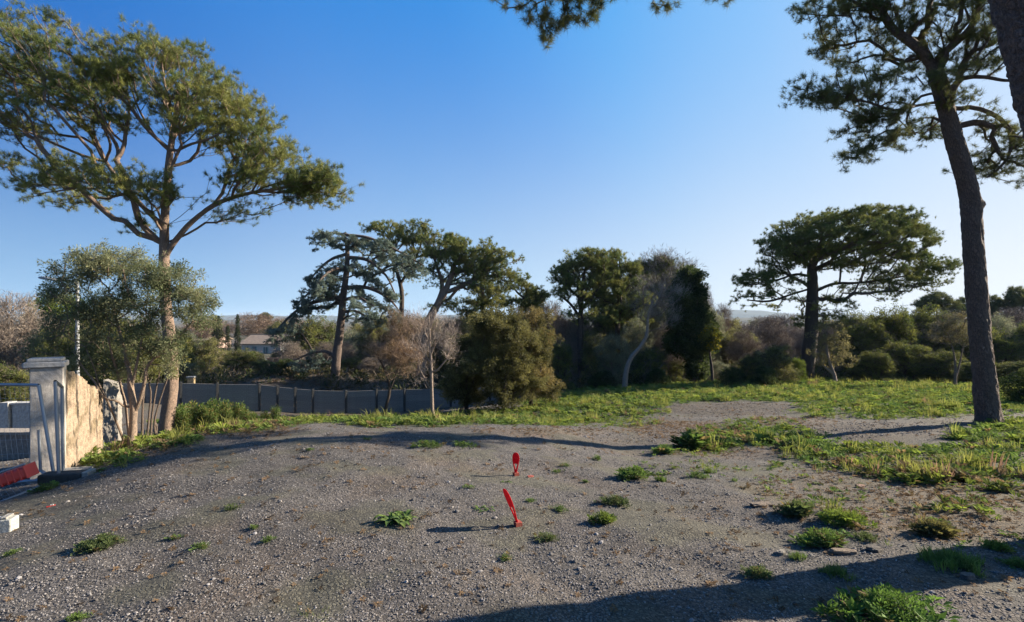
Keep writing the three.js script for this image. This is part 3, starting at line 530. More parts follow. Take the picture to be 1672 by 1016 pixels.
// --- the near pine whose trunk cuts the corner and whose limb hangs into the top of the picture
grow({ name: 'overhanging_pine', label: 'thick dark pine trunk with a limb of needles reaching over the lot', seed: 13, base: standing(1832, 3.85), bark: B.pine, branchBark: B.pine, detail: 0.03, tipR: 0.0022, power: 0.46, shell: 0.7, limbR: 0.02, sag: -0.06, down: 0.15, bf: 0.3,
  paths: [
    trunkOf(3.85, [[1852, 880, 170], [1840, 800, 150, 0.03], [1816, 640, 142, 0.1], [1784, 450, 134, 0.18], [1744, 260, 124, 0.27], [1704, 110, 118, 0.34], [1674, 0, 112, 0.4], [1622, -220, 100, 0.5], [1580, -480, 86, 0.6], [1556, -760, 62, 0.7], [1540, -1000, 32, 0.8]], { flare: 0.25, open: 0.8, rough: 0.12, step: 0.3 }),
    trunkOf(3.85, [[1590, -330, 26, 0.55], [1480, -320, 23, 0.5], [1320, -250, 19, 0.3], [1160, -170, 14, 0.5], [1020, -90, 10, 0.6], [930, -40, 6, 0.6], [890, 0, 3, 0.6]], { limb: true, name: 'branch', open: 0.55, rough: 0.08 }),
    trunkOf(3.85, [[1570, -560, 24], [1450, -640, 20, -0.4], [1300, -700, 14, -0.8], [1150, -740, 8, -1]], { limb: true, name: 'branch', open: 0.4, rough: 0.08 }),
    trunkOf(3.85, [[1555, -700, 24], [1700, -820, 20, 0.4], [1850, -900, 14, 0.8], [2000, -950, 8, 1]], { limb: true, name: 'branch', open: 0.4, rough: 0.08 }),
  ],
  pads: padsOf(3.85, [[885, 18, 48, 36, 56, { dz: 0.6 }], [890, 54, 24, 18, 14, { dz: 0.6 }], [830, -6, 36, 18, 26, { dz: 0.6 }], [955, 12, 44, 32, 50, { dz: 0.5 }], [990, -30, 60, 34, 40, { dz: 0.6 }], [1100, -6, 36, 24, 18, { dz: 0.5 }], [1180, -20, 40, 20, 22, { dz: 0.5 }], [1250, -110, 90, 60, 40], [900, -80, 100, 50, 60], [1300, -740, 260, 90, 60, { rz: 260 }], [1900, -920, 220, 110, 60, { rz: 260 }], [1560, -1020, 260, 130, 80, { rz: 300 }]]),
  leaves: [{ shape: 'needleNear', mat: needleMat, per: 2.4, spread: 0.03, flat: 0.9, size: 0.07, colors: PINE_DARK, up: 0.2 }] });

// --- the umbrella pine beyond the field
grow({ name: 'umbrella_pine', label: 'wide flat topped pine with dark leaning trunk beyond the green field', seed: 17, clump: 0.3, each: 4, bake: true, base: standing(1318, 30), bark: B.dark, branchBark: B.pine, tipR: 0.0085, power: 0.46, shell: 0.45, limbR: 0.05, sag: -0.12, down: 0.9, bf: 0.4, seg: 0.5,
  paths: [
    trunkOf(30, [[1314, 640, 30], [1318, 600, 25], [1324, 550, 23], [1326, 500, 21], [1327, 460, 18], [1326, 435, 15], [1336, 405, 10], [1350, 385, 6]], { flare: 0.15, open: 0.45, step: 0.4 }),
    trunkOf(30, [[1327, 478, 6], [1360, 464, 5.4], [1400, 462, 4.4], [1450, 456, 3.4], [1500, 446, 2]], { limb: true, name: 'branch', open: 0.3 }),
    trunkOf(30, [[1405, 462, 4], [1413, 430, 4], [1410, 395, 4], [1415, 375, 3]], { limb: true, name: 'branch', open: 0.3 }),
    trunkOf(30, [[1326, 452, 5], [1300, 448, 4.4], [1265, 458, 3.4], [1235, 455, 3]], { limb: true, name: 'branch', open: 0.4 }),
    trunkOf(30, [[1327, 440, 5], [1305, 420, 4], [1285, 405, 4]], { limb: true, name: 'branch', open: 0.3 }),
    trunkOf(30, [[1328, 470, 4], [1295, 480, 3.4], [1255, 492, 4], [1220, 490, 2]], { limb: true, name: 'branch', open: 0.3 }),
    trunkOf(30, [[1328, 440, 5], [1370, 420, 4.2], [1420, 400, 3.4], [1465, 400, 3]], { limb: true, name: 'branch', open: 0.3 }),
  ],
  pads: padsOf(30, [[1380, 392, 108, 46, 260, { rz: 110 }], [1282, 404, 46, 32, 130], [1325, 388, 58, 38, 190, { rz: 90 }], [1378, 380, 60, 36, 190, { rz: 90 }], [1428, 378, 58, 36, 190, { rz: 90 }], [1470, 396, 46, 36, 130], [1425, 420, 60, 20, 60, { leafy: 0.7 }], [1350, 418, 60, 16, 50, { leafy: 0.7 }], [1232, 456, 34, 12, 60], [1265, 440, 26, 9, 20], [1515, 442, 42, 20, 90], [1470, 455, 50, 20, 60], [1400, 470, 60, 12, 36, { leafy: 0.5 }], [1450, 475, 50, 12, 30, { leafy: 0.6 }], [1250, 490, 46, 14, 40, { leafy: 0.5 }], [1350, 500, 46, 16, 50, { leafy: 0.7 }], [1335, 520, 34, 16, 36, { leafy: 0.7 }], [1215, 480, 18, 10, 16, { leafy: 0.5 }], [1440, 435, 60, 20, 40, { leafy: 0.6 }], [1290, 465, 40, 14, 30, { leafy: 0.5 }]]),
  leaves: [{ shape: 'needleFar', mat: needleMat, per: 5.4, spread: 0.3, flat: 0.6, size: 0.16, colors: [[0.09, 0.125, 0.035], [0.21, 0.215, 0.06]], up: 0.8 }] });

// --- the blue cedar behind the fence: long drooping boughs in layers
{
  const Z = 31, bough = (list, w) => trunkOf(Z, list.map(([x, y, dz], i) => [x, y, lerp(w, 2, i / (list.length - 1)), dz ?? 0]), { limb: true, name: 'branch', open: 0.15 });
  const seg = (x0, y0, x1, y1, n, dz = 0, rx = 10, ry = 7, rz = 40) => [x0, y0, rx, ry, n, { to: [x1, y1], dz, rz, droop: 0.55, shell: 0.8, wob: 0.7 }];
  grow({ name: 'blue_cedar', label: 'blue grey cedar with layered drooping boughs standing behind the fence', seed: 23, base: standing(545, Z), bark: B.pine, branchBark: B.dark, tipR: 0.01, power: 0.42, limbR: 0.05, sag: 0.05, down: 0.0, bf: 0.2, seg: 0.4, wobble: 0.1,
    paths: [
      trunkOf(Z, [[540, 665, 20], [545, 630, 16], [550, 580, 14.5], [556, 530, 13], [561, 480, 11], [566, 440, 9], [567, 410, 7], [564, 390, 5], [562, 380, 3]], { flare: 0.15, open: 0.3, step: 0.4 }),
      bough([[563, 384], [545, 380], [525, 382], [512, 390]], 4), bough([[564, 384], [600, 388], [650, 410], [692, 434]], 6), bough([[566, 415], [540, 424], [515, 446], [505, 460]], 6), bough([[567, 420], [600, 425], [630, 450], [645, 480]], 7),
      bough([[563, 455], [530, 462], [505, 478], [490, 492]], 7), bough([[560, 486], [525, 490], [490, 504], [462, 528], [444, 550]], 9), bough([[562, 470], [600, 470], [635, 488], [655, 512]], 8), bough([[558, 510], [580, 508], [605, 520], [625, 522]], 6), bough([[547, 582], [530, 574], [505, 578], [482, 588]], 7),
      bough([[566, 400, 0], [580, 392, 1], [605, 400, 2.2], [620, 418, 2.8]], 6), bough([[564, 440, 0], [545, 440, -1.2], [525, 455, -2.2], [512, 475, -2.6]], 7), bough([[560, 490, 0], [585, 486, -1.2], [610, 500, -2.4]], 7),
    ],
    pads: padsOf(Z, [seg(562, 377, 512, 388, 46), seg(566, 380, 640, 405, 80, 0, 6, 3, 30), seg(630, 402, 694, 436, 60), seg(580, 388, 620, 420, 40, 2), seg(560, 414, 505, 456, 60), seg(574, 418, 645, 482, 80, 0, 8, 4, 30), seg(556, 456, 488, 492, 60), seg(552, 488, 490, 505, 46, 0, 8, 4, 26), seg(495, 503, 444, 552, 60), seg(574, 466, 656, 514, 80, 0, 8, 5, 26), seg(566, 506, 628, 524, 34), seg(540, 575, 480, 590, 30), seg(548, 442, 512, 476, 44, -2), seg(576, 488, 612, 502, 36, -2), seg(600, 390, 670, 440, 40, 1.5), [560, 400, 26, 10, 30], [590, 440, 40, 10, 40, { droop: 0.3 }], [530, 470, 30, 8, 24]]),
    leaves: [{ shape: 'cedar', mat: needleMat, per: 5, spread: 0.22, flat: 0.5, size: 0.17, colors: [[0.085, 0.12, 0.095], [0.2, 0.245, 0.19]], up: 0.2 }] });
}

// --- pines behind the cedar and in the middle of the tree line
const PINE_FAR = [[0.1, 0.135, 0.035], [0.24, 0.235, 0.065]];
const farPine = (o) => grow({ category: 'tree', bake: true, clump: 0.6, tipR: 0.012, power: 0.45, shell: 0.5, limbR: 0.05, sag: -0.05, down: 0.6, bf: 0.35, seg: 0.5, bark: B.pine, branchBark: B.pine, leaves: [{ shape: 'needleFar', mat: needleMat, per: 4.4, spread: 0.24, flat: 0.8, size: 0.185, colors: PINE_FAR, up: 0.7 }], ...o });
farPine({ name: 'tall_pine', label: 'slender pine with small tufted crown rising behind the blue cedar', seed: 31, base: standing(655, 40), bark: B.dark, branchBark: B.dark,
  paths: [trunkOf(40, [[655, 640, 10], [655, 520, 8], [656, 480, 7], [650, 450, 6], [640, 420, 5], [636, 395, 3]], { open: 0.7 }), trunkOf(40, [[653, 465, 5], [668, 440, 4], [682, 415, 3], [690, 390, 2]], { limb: true, name: 'branch' })],
  pads: padsOf(40, [[632, 372, 32, 13, 70], [676, 378, 30, 16, 70], [655, 398, 32, 14, 50], [690, 398, 20, 20, 40], [650, 425, 34, 16, 46, { leafy: 0.7 }], [670, 440, 26, 16, 30, { leafy: 0.7 }], [645, 470, 20, 20, 16, { leafy: 0.5 }]]) });
farPine({ name: 'twin_trunk_pine', label: 'large pine with full olive green crown on pale leaning trunks', seed: 32, base: standing(688, 36), bark: B.pinePale,
  paths: [trunkOf(36, [[684, 660, 16], [688, 600, 15], [692, 550, 14], [706, 512, 13], [724, 482, 11], [735, 455, 8], [745, 425, 5]], { open: 0.6 }), trunkOf(36, [[706, 512, 8], [722, 470, 7], [715, 440, 5], [706, 415, 3]], { limb: true, name: 'branch' }), trunkOf(36, [[728, 478, 7], [765, 462, 6], [800, 440, 4]], { limb: true, name: 'branch' })],
  pads: padsOf(36, [[715, 398, 26, 20, 70], [738, 412, 36, 22, 90], [722, 430, 34, 20, 70], [772, 408, 32, 18, 80], [780, 432, 40, 22, 90], [812, 428, 30, 24, 80], [750, 455, 42, 18, 70], [800, 462, 34, 20, 60], [828, 455, 16, 14, 26], [715, 498, 28, 9, 26, { leafy: 0.8 }]]) });
farPine({ name: 'straight_pine', label: 'dark dense pine filling in behind the pale leaning trunks', seed: 33, base: standing(790, 40), bark: B.dark, branchBark: B.dark,
  paths: [trunkOf(40, [[790, 640, 10], [790, 560, 9], [788, 500, 8], [786, 450, 5], [785, 420, 3]], { open: 0.5 })],
  pads: padsOf(40, [[785, 480, 42, 18, 70], [765, 500, 34, 14, 40], [815, 495, 30, 12, 40], [790, 515, 40, 12, 40], [790, 450, 36, 16, 40]]) });
farPine({ name: 'wind_bent_pine', label: 'small bent pine with two loose tufts beside the large pine', seed: 34, base: standing(872, 38), bark: B.dark, branchBark: B.dark,
  paths: [trunkOf(38, [[878, 630, 8], [876, 560, 7], [870, 510, 5], [862, 492, 4], [845, 478, 3], [836, 465, 2]], { open: 0.65 }), trunkOf(38, [[868, 505, 4], [875, 490, 3], [882, 480, 2]], { limb: true, name: 'branch' })],
  pads: padsOf(38, [[842, 458, 18, 10, 36], [852, 470, 14, 8, 18], [880, 478, 16, 12, 40], [868, 500, 18, 8, 20], [838, 495, 18, 8, 18]]) });
farPine({ name: 'broad_pine', label: 'broad green pine with layered crown at the head of the middle grove', seed: 35, base: standing(948, 33), bark: B.dark, branchBark: B.dark,
  paths: [trunkOf(33, [[950, 640, 12], [948, 580, 10], [948, 530, 9], [950, 480, 7], [955, 440, 4]], { open: 0.5 }), trunkOf(33, [[948, 520, 5], [930, 495, 4], [912, 482, 2]], { limb: true, name: 'branch' })],
  pads: padsOf(33, [[955, 422, 32, 14, 90], [940, 445, 34, 16, 80], [975, 440, 26, 24, 70], [918, 455, 14, 8, 20], [945, 475, 34, 14, 60], [968, 490, 26, 18, 50], [925, 478, 14, 6, 12], [950, 515, 30, 12, 24, { leafy: 0.7 }]]) });
farPine({ name: 'upright_pine', label: 'upright feathery pine standing between the broad pine and the ivy tree', seed: 36, base: standing(1012, 34), bark: B.dark, branchBark: B.dark,
  paths: [trunkOf(34, [[1008, 640, 10], [1008, 560, 9], [1010, 500, 7], [1012, 440, 4], [1012, 420, 2]], { open: 0.4 })],
  pads: padsOf(34, [[1010, 428, 20, 16, 50], [1022, 448, 26, 18, 60], [1005, 470, 28, 18, 60], [1032, 485, 28, 24, 70], [1000, 505, 30, 20, 60], [1025, 525, 36, 20, 60]]) });
farPine({ name: 'thin_pine', label: 'thin grey topped pine rising beside the dark ivy clad tree', seed: 37, base: standing(1082, 36), bark: B.grey, branchBark: B.grey,
  paths: [trunkOf(36, [[1086, 640, 9], [1086, 560, 8], [1084, 500, 6], [1080, 440, 3], [1074, 420, 2]], { open: 0.35 })],
  pads: padsOf(36, [[1070, 432, 16, 16, 44], [1088, 440, 16, 14, 34], [1078, 465, 26, 18, 50], [1098, 490, 24, 20, 44], [1072, 505, 30, 22, 50], [1110, 450, 14, 16, 24]]),
  leaves: [{ shape: 'needleFar', mat: needleMat, per: 2.2, spread: 0.3, flat: 0.8, size: 0.22, colors: PINE, up: 0.7 }, { name: 'bare_twigs', shape: 'twigsFar', mat: twigMat, per: 2, spread: 0.6, size: 0.7, colors: [[0.16, 0.14, 0.12], [0.24, 0.2, 0.17]] }] });

// ---------------------------------------------------------------- the olive by the wall and the other trees drawn one by one
grow({ name: 'olive_tree', label: 'grey green olive tree with several pale stems beside the stone wall', seed: 41, clump: 0.22, base: standing(215, 9), bark: B.olive, branchBark: B.olive, tipR: 0.0036, power: 0.46, shell: 0.65, limbR: 0.016, sag: 0.02, down: 0.3, bf: 0.35, seg: 0.18,
  paths: [
    trunkOf(9, [[213, 738, 19], [216, 712, 14], [217, 690, 13], [218, 668, 13], [214, 640, 12], [211, 610, 9], [204, 580, 7], [196, 545, 5], [186, 510, 4]], { flare: 0.2, open: 0.55, step: 0.12 }),
    trunkOf(9, [[219, 676, 8], [228, 655, 7], [236, 625, 6], [240, 600, 5], [262, 575, 5], [290, 552, 4], [315, 525, 3]], { limb: true, name: 'branch', open: 0.5, step: 0.12 }),
    trunkOf(9, [[214, 636, 6], [220, 610, 5], [224, 590, 5], [230, 560, 4], [238, 520, 3]], { limb: true, name: 'branch', open: 0.4, step: 0.12 }),
    trunkOf(9, [[212, 720, 6, 0.1], [208, 690, 5, 0.2], [205, 660, 5, 0.2], [198, 635, 5, 0.1], [192, 610, 4, 0], [184, 585, 4, -0.2], [176, 550, 3, -0.4]], { limb: true, name: 'branch', open: 0.5, step: 0.12 }),
    trunkOf(9, [[206, 668, 5], [190, 655, 4, -0.2], [170, 650, 4, -0.3], [155, 625, 4, -0.3], [135, 600, 3, -0.3], [120, 575, 2, -0.3]], { limb: true, name: 'branch', open: 0.6, step: 0.12 }),
    trunkOf(9, [[205, 728, 5, 0.2], [190, 690, 4, 0], [175, 655, 4, -0.2], [160, 625, 3, -0.3]], { name: 'branch', open: 0.9, step: 0.12 }),
  ],
  pads: padsOf(9, [[130, 440, 45, 28, 60], [170, 425, 42, 24, 60], [215, 440, 46, 26, 66], [262, 450, 44, 24, 60], [305, 470, 34, 30, 50], [110, 480, 34, 24, 40], [150, 490, 48, 40, 66], [205, 495, 50, 38, 70], [260, 500, 44, 34, 56], [305, 510, 28, 24, 30], [345, 498, 20, 14, 16], [130, 540, 50, 28, 46], [180, 555, 36, 24, 36], [245, 550, 36, 24, 28], [110, 565, 40, 22, 26], [275, 590, 24, 18, 12], [150, 590, 40, 18, 16], [205, 590, 40, 18, 14], [330, 520, 26, 14, 10], [120, 590, 34, 20, 26], [255, 575, 34, 20, 26], [180, 605, 40, 14, 16], [290, 555, 26, 18, 18]], 1.5),
  leaves: [{ shape: 'olive', per: 3.0, spread: 0.1, flat: 1, size: 0.105, colors: [[0.105, 0.13, 0.06], [0.26, 0.265, 0.14]], up: 0.3 }] });
grow({ name: 'sapling_clump', label: 'clump of thin bare grey stems between the olive and the pine trunk', category: 'shrub', seed: 42, base: standing(243, 9.6), bark: B.grey, branchBark: B.grey, tipR: 0.003, power: 0.4, limbR: 0.012, sag: 0.02, down: 0.4, bf: 0.3, seg: 0.2,
  paths: [[[232, 712], [233, 660], [236, 620], [234, 590]], [[240, 716], [244, 670], [246, 640], [240, 610], [242, 585]], [[246, 716], [248, 680], [254, 640], [260, 610]], [[255, 718], [252, 690], [262, 650], [274, 615], [278, 590]], [[252, 720], [256, 700], [253, 688]]].map((l, i) => trunkOf(9.6, l.map(([x, y], k) => [x, y, 4.6 - k * 0.7, i * 0.1 - 0.2]), { name: 'stem', open: 0.6, step: 0.15 })),
  pads: padsOf(9.6, [[240, 580, 24, 18, 20], [268, 600, 20, 16, 18], [285, 570, 20, 20, 16]]),
  leaves: [{ shape: 'small', per: 2, spread: 0.12, size: 0.1, colors: [[0.14, 0.15, 0.04], [0.22, 0.2, 0.05]], up: 0.3 }] });

const twigLeaf = (c0, c1, per, size, spread, shape = 'twigs') => ({ name: 'bare_twigs', shape, mat: twigMat, per, spread, size, colors: [c0, c1], up: 0.6 });
// young bare tree before the fence, and its leaning neighbour
grow({ name: 'bare_young_tree', label: 'slim leafless young tree with pale upper branches in front of the fence', seed: 43, base: standing(706, 15), bark: B.white, branchBark: B.white, tipR: 0.005, power: 0.42, limbR: 0.016, sag: -0.02, down: 0.3, bf: 0.4, seg: 0.25, shell: 0.8,
  paths: [trunkOf(15, [[708, 700, 6], [706, 670, 6], [705, 640, 5.5], [704, 600, 5], [702, 565, 4], [701, 535, 3], [700, 515, 2]], { open: 0.35, step: 0.2 }), trunkOf(15, [[705, 612, 3], [720, 598, 2.6], [738, 575, 2]], { limb: true, name: 'branch', open: 0.2 }), trunkOf(15, [[704, 575, 3], [715, 555, 2.4], [728, 540, 1.6]], { limb: true, name: 'branch', open: 0.2 }), trunkOf(15, [[705, 640, 3], [695, 622, 2.4], [684, 600, 1.6]], { limb: true, name: 'branch', open: 0.2 }), trunkOf(15, [[703, 590, 2.4], [690, 575, 2], [680, 555, 1.4]], { limb: true, name: 'branch', open: 0.2 })],
  pads: padsOf(15, [[700, 530, 26, 22, 46], [725, 545, 22, 26, 40], [685, 570, 22, 26, 36], [735, 575, 14, 20, 20], [690, 610, 16, 20, 14]]), leaves: [twigLeaf([0.26, 0.2, 0.17], [0.4, 0.33, 0.28], 2, 0.3, 0.12)] });
grow({ name: 'leaning_sapling', label: 'dark leaning sapling with pale forked top in front of the fence', seed: 44, base: standing(627, 16), bark: B.dark, branchBark: B.grey, tipR: 0.005, power: 0.42, limbR: 0.016, sag: -0.02, down: 0.3, bf: 0.4, seg: 0.25, shell: 0.8,
  paths: [trunkOf(16, [[625, 692, 6], [630, 665, 5.4], [636, 640, 5], [633, 618, 4], [624, 595, 3], [612, 575, 2]], { open: 0.45, step: 0.2 }), trunkOf(16, [[636, 640, 3], [645, 615, 2.6], [655, 585, 2], [660, 560, 1.5]], { limb: true, name: 'branch', open: 0.3 })],
  pads: padsOf(16, [[655, 560, 30, 30, 50], [640, 590, 24, 22, 26], [612, 570, 14, 14, 12], [665, 590, 24, 26, 30], [660, 530, 26, 18, 30]]), leaves: [twigLeaf([0.22, 0.15, 0.1], [0.3, 0.2, 0.13], 4, 0.34, 0.2), { name: 'crown', shape: 'small', per: 1.3, spread: 0.25, size: 0.13, colors: [[0.13, 0.1, 0.05], [0.2, 0.13, 0.07]] }] });
// brown green oaks in front of the fence's end
for (const [px, Z, list, label, seed] of [
  [762, 19, [[760, 600, 34, 34, 60], [758, 630, 30, 22, 40], [775, 575, 28, 26, 46], [745, 640, 14, 16, 14], [770, 645, 24, 14, 20]], 'bushy green brown oak beside the slim bare tree', 46],
  [826, 18, [[800, 545, 34, 30, 70], [822, 565, 40, 40, 100], [800, 600, 40, 36, 80], [835, 610, 36, 34, 70], [810, 520, 22, 14, 26], [820, 640, 30, 16, 24]], 'rounded brown tinged oak standing at the middle of the three', 47],
  [868, 19, [[862, 545, 28, 30, 60], [874, 585, 28, 36, 70], [862, 620, 32, 28, 50], [888, 625, 16, 22, 26], [850, 600, 24, 30, 40]], 'rusty leaved oak nearest the dark earth bank', 48]])
  grow({ name: 'brown_oak', label, seed, group: 'young oaks before the fence', clump: 0.5, wobble: 0.35, base: standing(px, Z), bark: B.dark, branchBark: B.dark, tipR: 0.006, power: 0.44, limbR: 0.025, sag: 0, down: 0.3, bf: 0.35, seg: 0.3, shell: 0.55,
    paths: [trunkOf(Z, [[px, 672, 7], [px - 2, 640, 6], [px + 1, 605, 5], [px - 1, 570, 3]], { open: 0.2, step: 0.25 }), trunkOf(Z, [[px, 650, 4], [px + 12, 620, 3], [px + 16, 590, 2]], { limb: true, name: 'branch', open: 0.2 }), trunkOf(Z, [[px, 655, 4], [px - 14, 625, 3], [px - 18, 595, 2]], { limb: true, name: 'branch', open: 0.2 })],
    pads: padsOf(Z, list, 1.9), leaves: [{ shape: 'small', per: 4.5, spread: 0.17, flat: 0.9, size: 0.18, colors: [[0.09, 0.09, 0.03], seed === 48 ? [0.23, 0.18, 0.07] : [0.19, 0.175, 0.06]], up: 0.3 }] });
// ivy clad tree, grey bent trunk, yellow mimosa
grow({ name: 'ivy_clad_tree', label: 'dark ivy clad tree with thick black trunk in the middle grove', seed: 49, base: standing(1138, 31), bark: B.dark, branchBark: B.dark, tipR: 0.012, limbR: 0.05, down: 0.3, seg: 0.4, shell: 0.5,
  paths: [trunkOf(31, [[1138, 645, 20], [1138, 600, 17], [1136, 550, 12], [1130, 500, 7], [1126, 460, 3]], { open: 0.15, step: 0.4 })],
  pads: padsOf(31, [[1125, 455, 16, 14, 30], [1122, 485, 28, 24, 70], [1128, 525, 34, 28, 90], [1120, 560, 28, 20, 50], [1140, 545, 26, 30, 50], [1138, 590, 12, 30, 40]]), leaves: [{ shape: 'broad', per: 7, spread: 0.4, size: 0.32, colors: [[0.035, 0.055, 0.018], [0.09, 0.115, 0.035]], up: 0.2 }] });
grow({ name: 'bent_grey_tree', label: 'bare tree with a smooth grey trunk bent to one side', seed: 50, base: standing(1022, 27), bark: B.white, branchBark: B.grey, tipR: 0.008, limbR: 0.03, down: 0.2, seg: 0.4, shell: 0.8,
  paths: [trunkOf(27, [[1020, 636, 9], [1022, 610, 8], [1030, 585, 7], [1046, 566, 6], [1056, 548, 5], [1058, 520, 4], [1066, 490, 3]], { open: 0.6, step: 0.3 })],
  pads: padsOf(27, [[1065, 480, 26, 26, 40], [1085, 510, 22, 26, 30], [1050, 505, 22, 22, 24], [1100, 470, 22, 22, 24]]), leaves: [twigLeaf([0.2, 0.18, 0.16], [0.3, 0.26, 0.22], 3, 0.5, 0.3)] });
grow({ name: 'mimosa_bush', label: 'bright yellow flowering bush beside the ivy clad tree', category: 'shrub', seed: 51, base: standing(1162, 30), bark: B.dark, branchBark: B.dark, tipR: 0.01, limbR: 0.04, down: 0.3, seg: 0.4, shell: 0.6,
  paths: [trunkOf(30, [[1164, 640, 6], [1162, 600, 5], [1158, 570, 3], [1156, 550, 2]], { open: 0.3, step: 0.3 })],
  pads: padsOf(30, [[1156, 548, 14, 11, 40], [1162, 560, 12, 8, 8]]), leaves: [{ name: 'blossom', shape: 'broad', per: 2.4, spread: 0.25, size: 0.22, colors: [[0.42, 0.32, 0.015], [0.56, 0.44, 0.025]] }, { shape: 'broad', per: 4, spread: 0.45, size: 0.28, colors: [[0.08, 0.1, 0.02], [0.2, 0.19, 0.035]] }] });
grow({ name: 'forked_bare_tree', label: 'small pale forked tree standing beside the wide flat topped pine', seed: 52, base: standing(1362, 27), bark: B.white, branchBark: B.grey, tipR: 0.008, limbR: 0.03, down: 0.2, seg: 0.4, shell: 0.8,
  paths: [trunkOf(27, [[1366, 634, 8], [1362, 612, 7], [1354, 590, 5], [1350, 565, 4], [1352, 545, 3]], { open: 0.5, step: 0.25 }), trunkOf(27, [[1362, 612, 5], [1350, 602, 4], [1340, 592, 2]], { limb: true, name: 'branch', open: 0.3 })],
  pads: padsOf(27, [[1355, 545, 24, 22, 40], [1372, 580, 20, 20, 26], [1340, 575, 18, 20, 20]]), leaves: [{ shape: 'small', per: 3, spread: 0.3, size: 0.22, colors: [[0.14, 0.13, 0.06], [0.25, 0.22, 0.1]] }] });
grow({ name: 'slender_bare_tree', label: 'thin forked bare tree standing against the dark hedge by the leaning pine', seed: 53, base: standing(1560, 24), bark: B.grey, branchBark: B.grey, tipR: 0.007, limbR: 0.03, down: 0.2, seg: 0.4, shell: 0.8,
  paths: [trunkOf(24, [[1559, 648, 7], [1560, 620, 6], [1560, 595, 4.5], [1556, 570, 3], [1550, 550, 2]], { open: 0.4, step: 0.25 }), trunkOf(24, [[1561, 618, 4], [1568, 590, 3], [1574, 560, 2]], { limb: true, name: 'branch', open: 0.3 })],
  pads: padsOf(24, [[1548, 545, 24, 20, 40], [1575, 548, 22, 22, 36], [1560, 525, 26, 14, 30]]), leaves: [twigLeaf([0.2, 0.17, 0.13], [0.3, 0.25, 0.18], 3, 0.4, 0.25), { shape: 'small', per: 1.5, spread: 0.3, size: 0.2, colors: [[0.12, 0.11, 0.05], [0.22, 0.19, 0.09]] }] });

// ---------------------------------------------------------------- tree line and valley: a few kinds, placed one by one
const kinds = {};
function kind(name, o, width, height, make) { kinds[name] = { ...o, width, height, make, count: 0 }; }
const stemPath = (...l) => ({ pts: l.map(([x, y, z, r]) => [V(x, y, z), r]) });
const pad = (x, y, z, rx, ry, rz, n, more = {}) => ({ c: V(x, y, z), rx, ry, rz, n, ...more });
const O = () => V(0, 0, 0), low = { bake: true, tipR: 0.012, limbR: 0.05, down: 0.3, seg: 0.5, bf: 0.35, shell: 0.5 };
const loosePads = (seed, n, w, h0, h1, r, per) => { const R = rng(seed), l = []; for (let k = 0; k < n; k++) { const a = k * 2.4 + R(), t = (k + 0.5) / n, y = lerp(h0, h1, t), q = w * (1 - 0.65 * t * t) * (0.35 + 0.65 * R()); l.push(pad(Math.cos(a) * q, y, Math.sin(a) * q, r * (0.6 + 0.7 * R()), r * (0.5 + 0.6 * R()), r * (0.6 + 0.7 * R()), per)); } return l; };
const evergreenOf = (seed, w, colors, shape) => (root) => grow({ ...low, seed, root, base: O(), bark: B.dark, branchBark: B.dark, shell: 0.75, wobble: 0.3, paths: [{ ...stemPath([0, -0.3, 0, 0.15], [0.1, 1, 0, 0.12], [-0.1, 2.5, 0.1, 0.08], [0.15, 4.2, 0, 0.03]), open: 0.1 }, { ...stemPath([0.1, -0.2, 0.1, 0.1], [0.5, 1.2, 0.3, 0.08], [0.9, 2.6, 0.2, 0.04]), open: 0.2 }],
  pads: loosePads(seed + 5, 17, w, 0.5, 4.6, 0.85, 62), leaves: [{ shape, per: 3.2, spread: 0.24, flat: 1, size: 0.26, colors, up: 0.3 }, twigLeaf([0.11, 0.09, 0.07], [0.18, 0.14, 0.11], 0.35, 0.7, 0.3, 'twigsFar')] });
kind('evergreen', { name: 'evergreen_tree', label: 'dense dark evergreen tree', category: 'tree', group: 'evergreens in the tree line' }, 4.4, 5, evergreenOf(61, 1.9, [[0.07, 0.1, 0.025], [0.24, 0.245, 0.06]], 'lite'));
kind('holm', { name: 'holm_oak', label: 'brownish olive evergreen oak', category: 'tree', group: 'evergreen oaks in the tree line' }, 4.4, 5, evergreenOf(71, 1.7, [[0.1, 0.115, 0.035], [0.28, 0.265, 0.09]], 'lite'));
kind('bare', { name: 'leafless_tree', label: 'leafless grey brown tree', category: 'tree', group: 'leafless trees in the tree line' }, 4.6, 6, (root) => grow({ ...low, seed: 62, root, base: O(), bark: B.grey, branchBark: B.grey, shell: 0.8, tipR: 0.011, paths: [{ ...stemPath([0, -0.3, 0, 0.13], [0, 1.2, 0.1, 0.11], [0.15, 2.8, 0, 0.08], [0.1, 4.6, 0.1, 0.03]), open: 0.25 }],
  pads: [pad(0, 4.6, 0, 1.3, 1.3, 1.3, 130), pad(-1.1, 3.4, 0.3, 1.1, 1.2, 1.1, 90), pad(1.1, 3.4, -0.3, 1.1, 1.2, 1.1, 90), pad(0, 2.4, 1, 1.3, 0.9, 0.9, 50), pad(0, 2.4, -1, 1.3, 0.9, 0.9, 50)], leaves: [twigLeaf([0.15, 0.122, 0.1], [0.25, 0.2, 0.16], 5, 0.6, 0.3, 'twigsFar')] }));
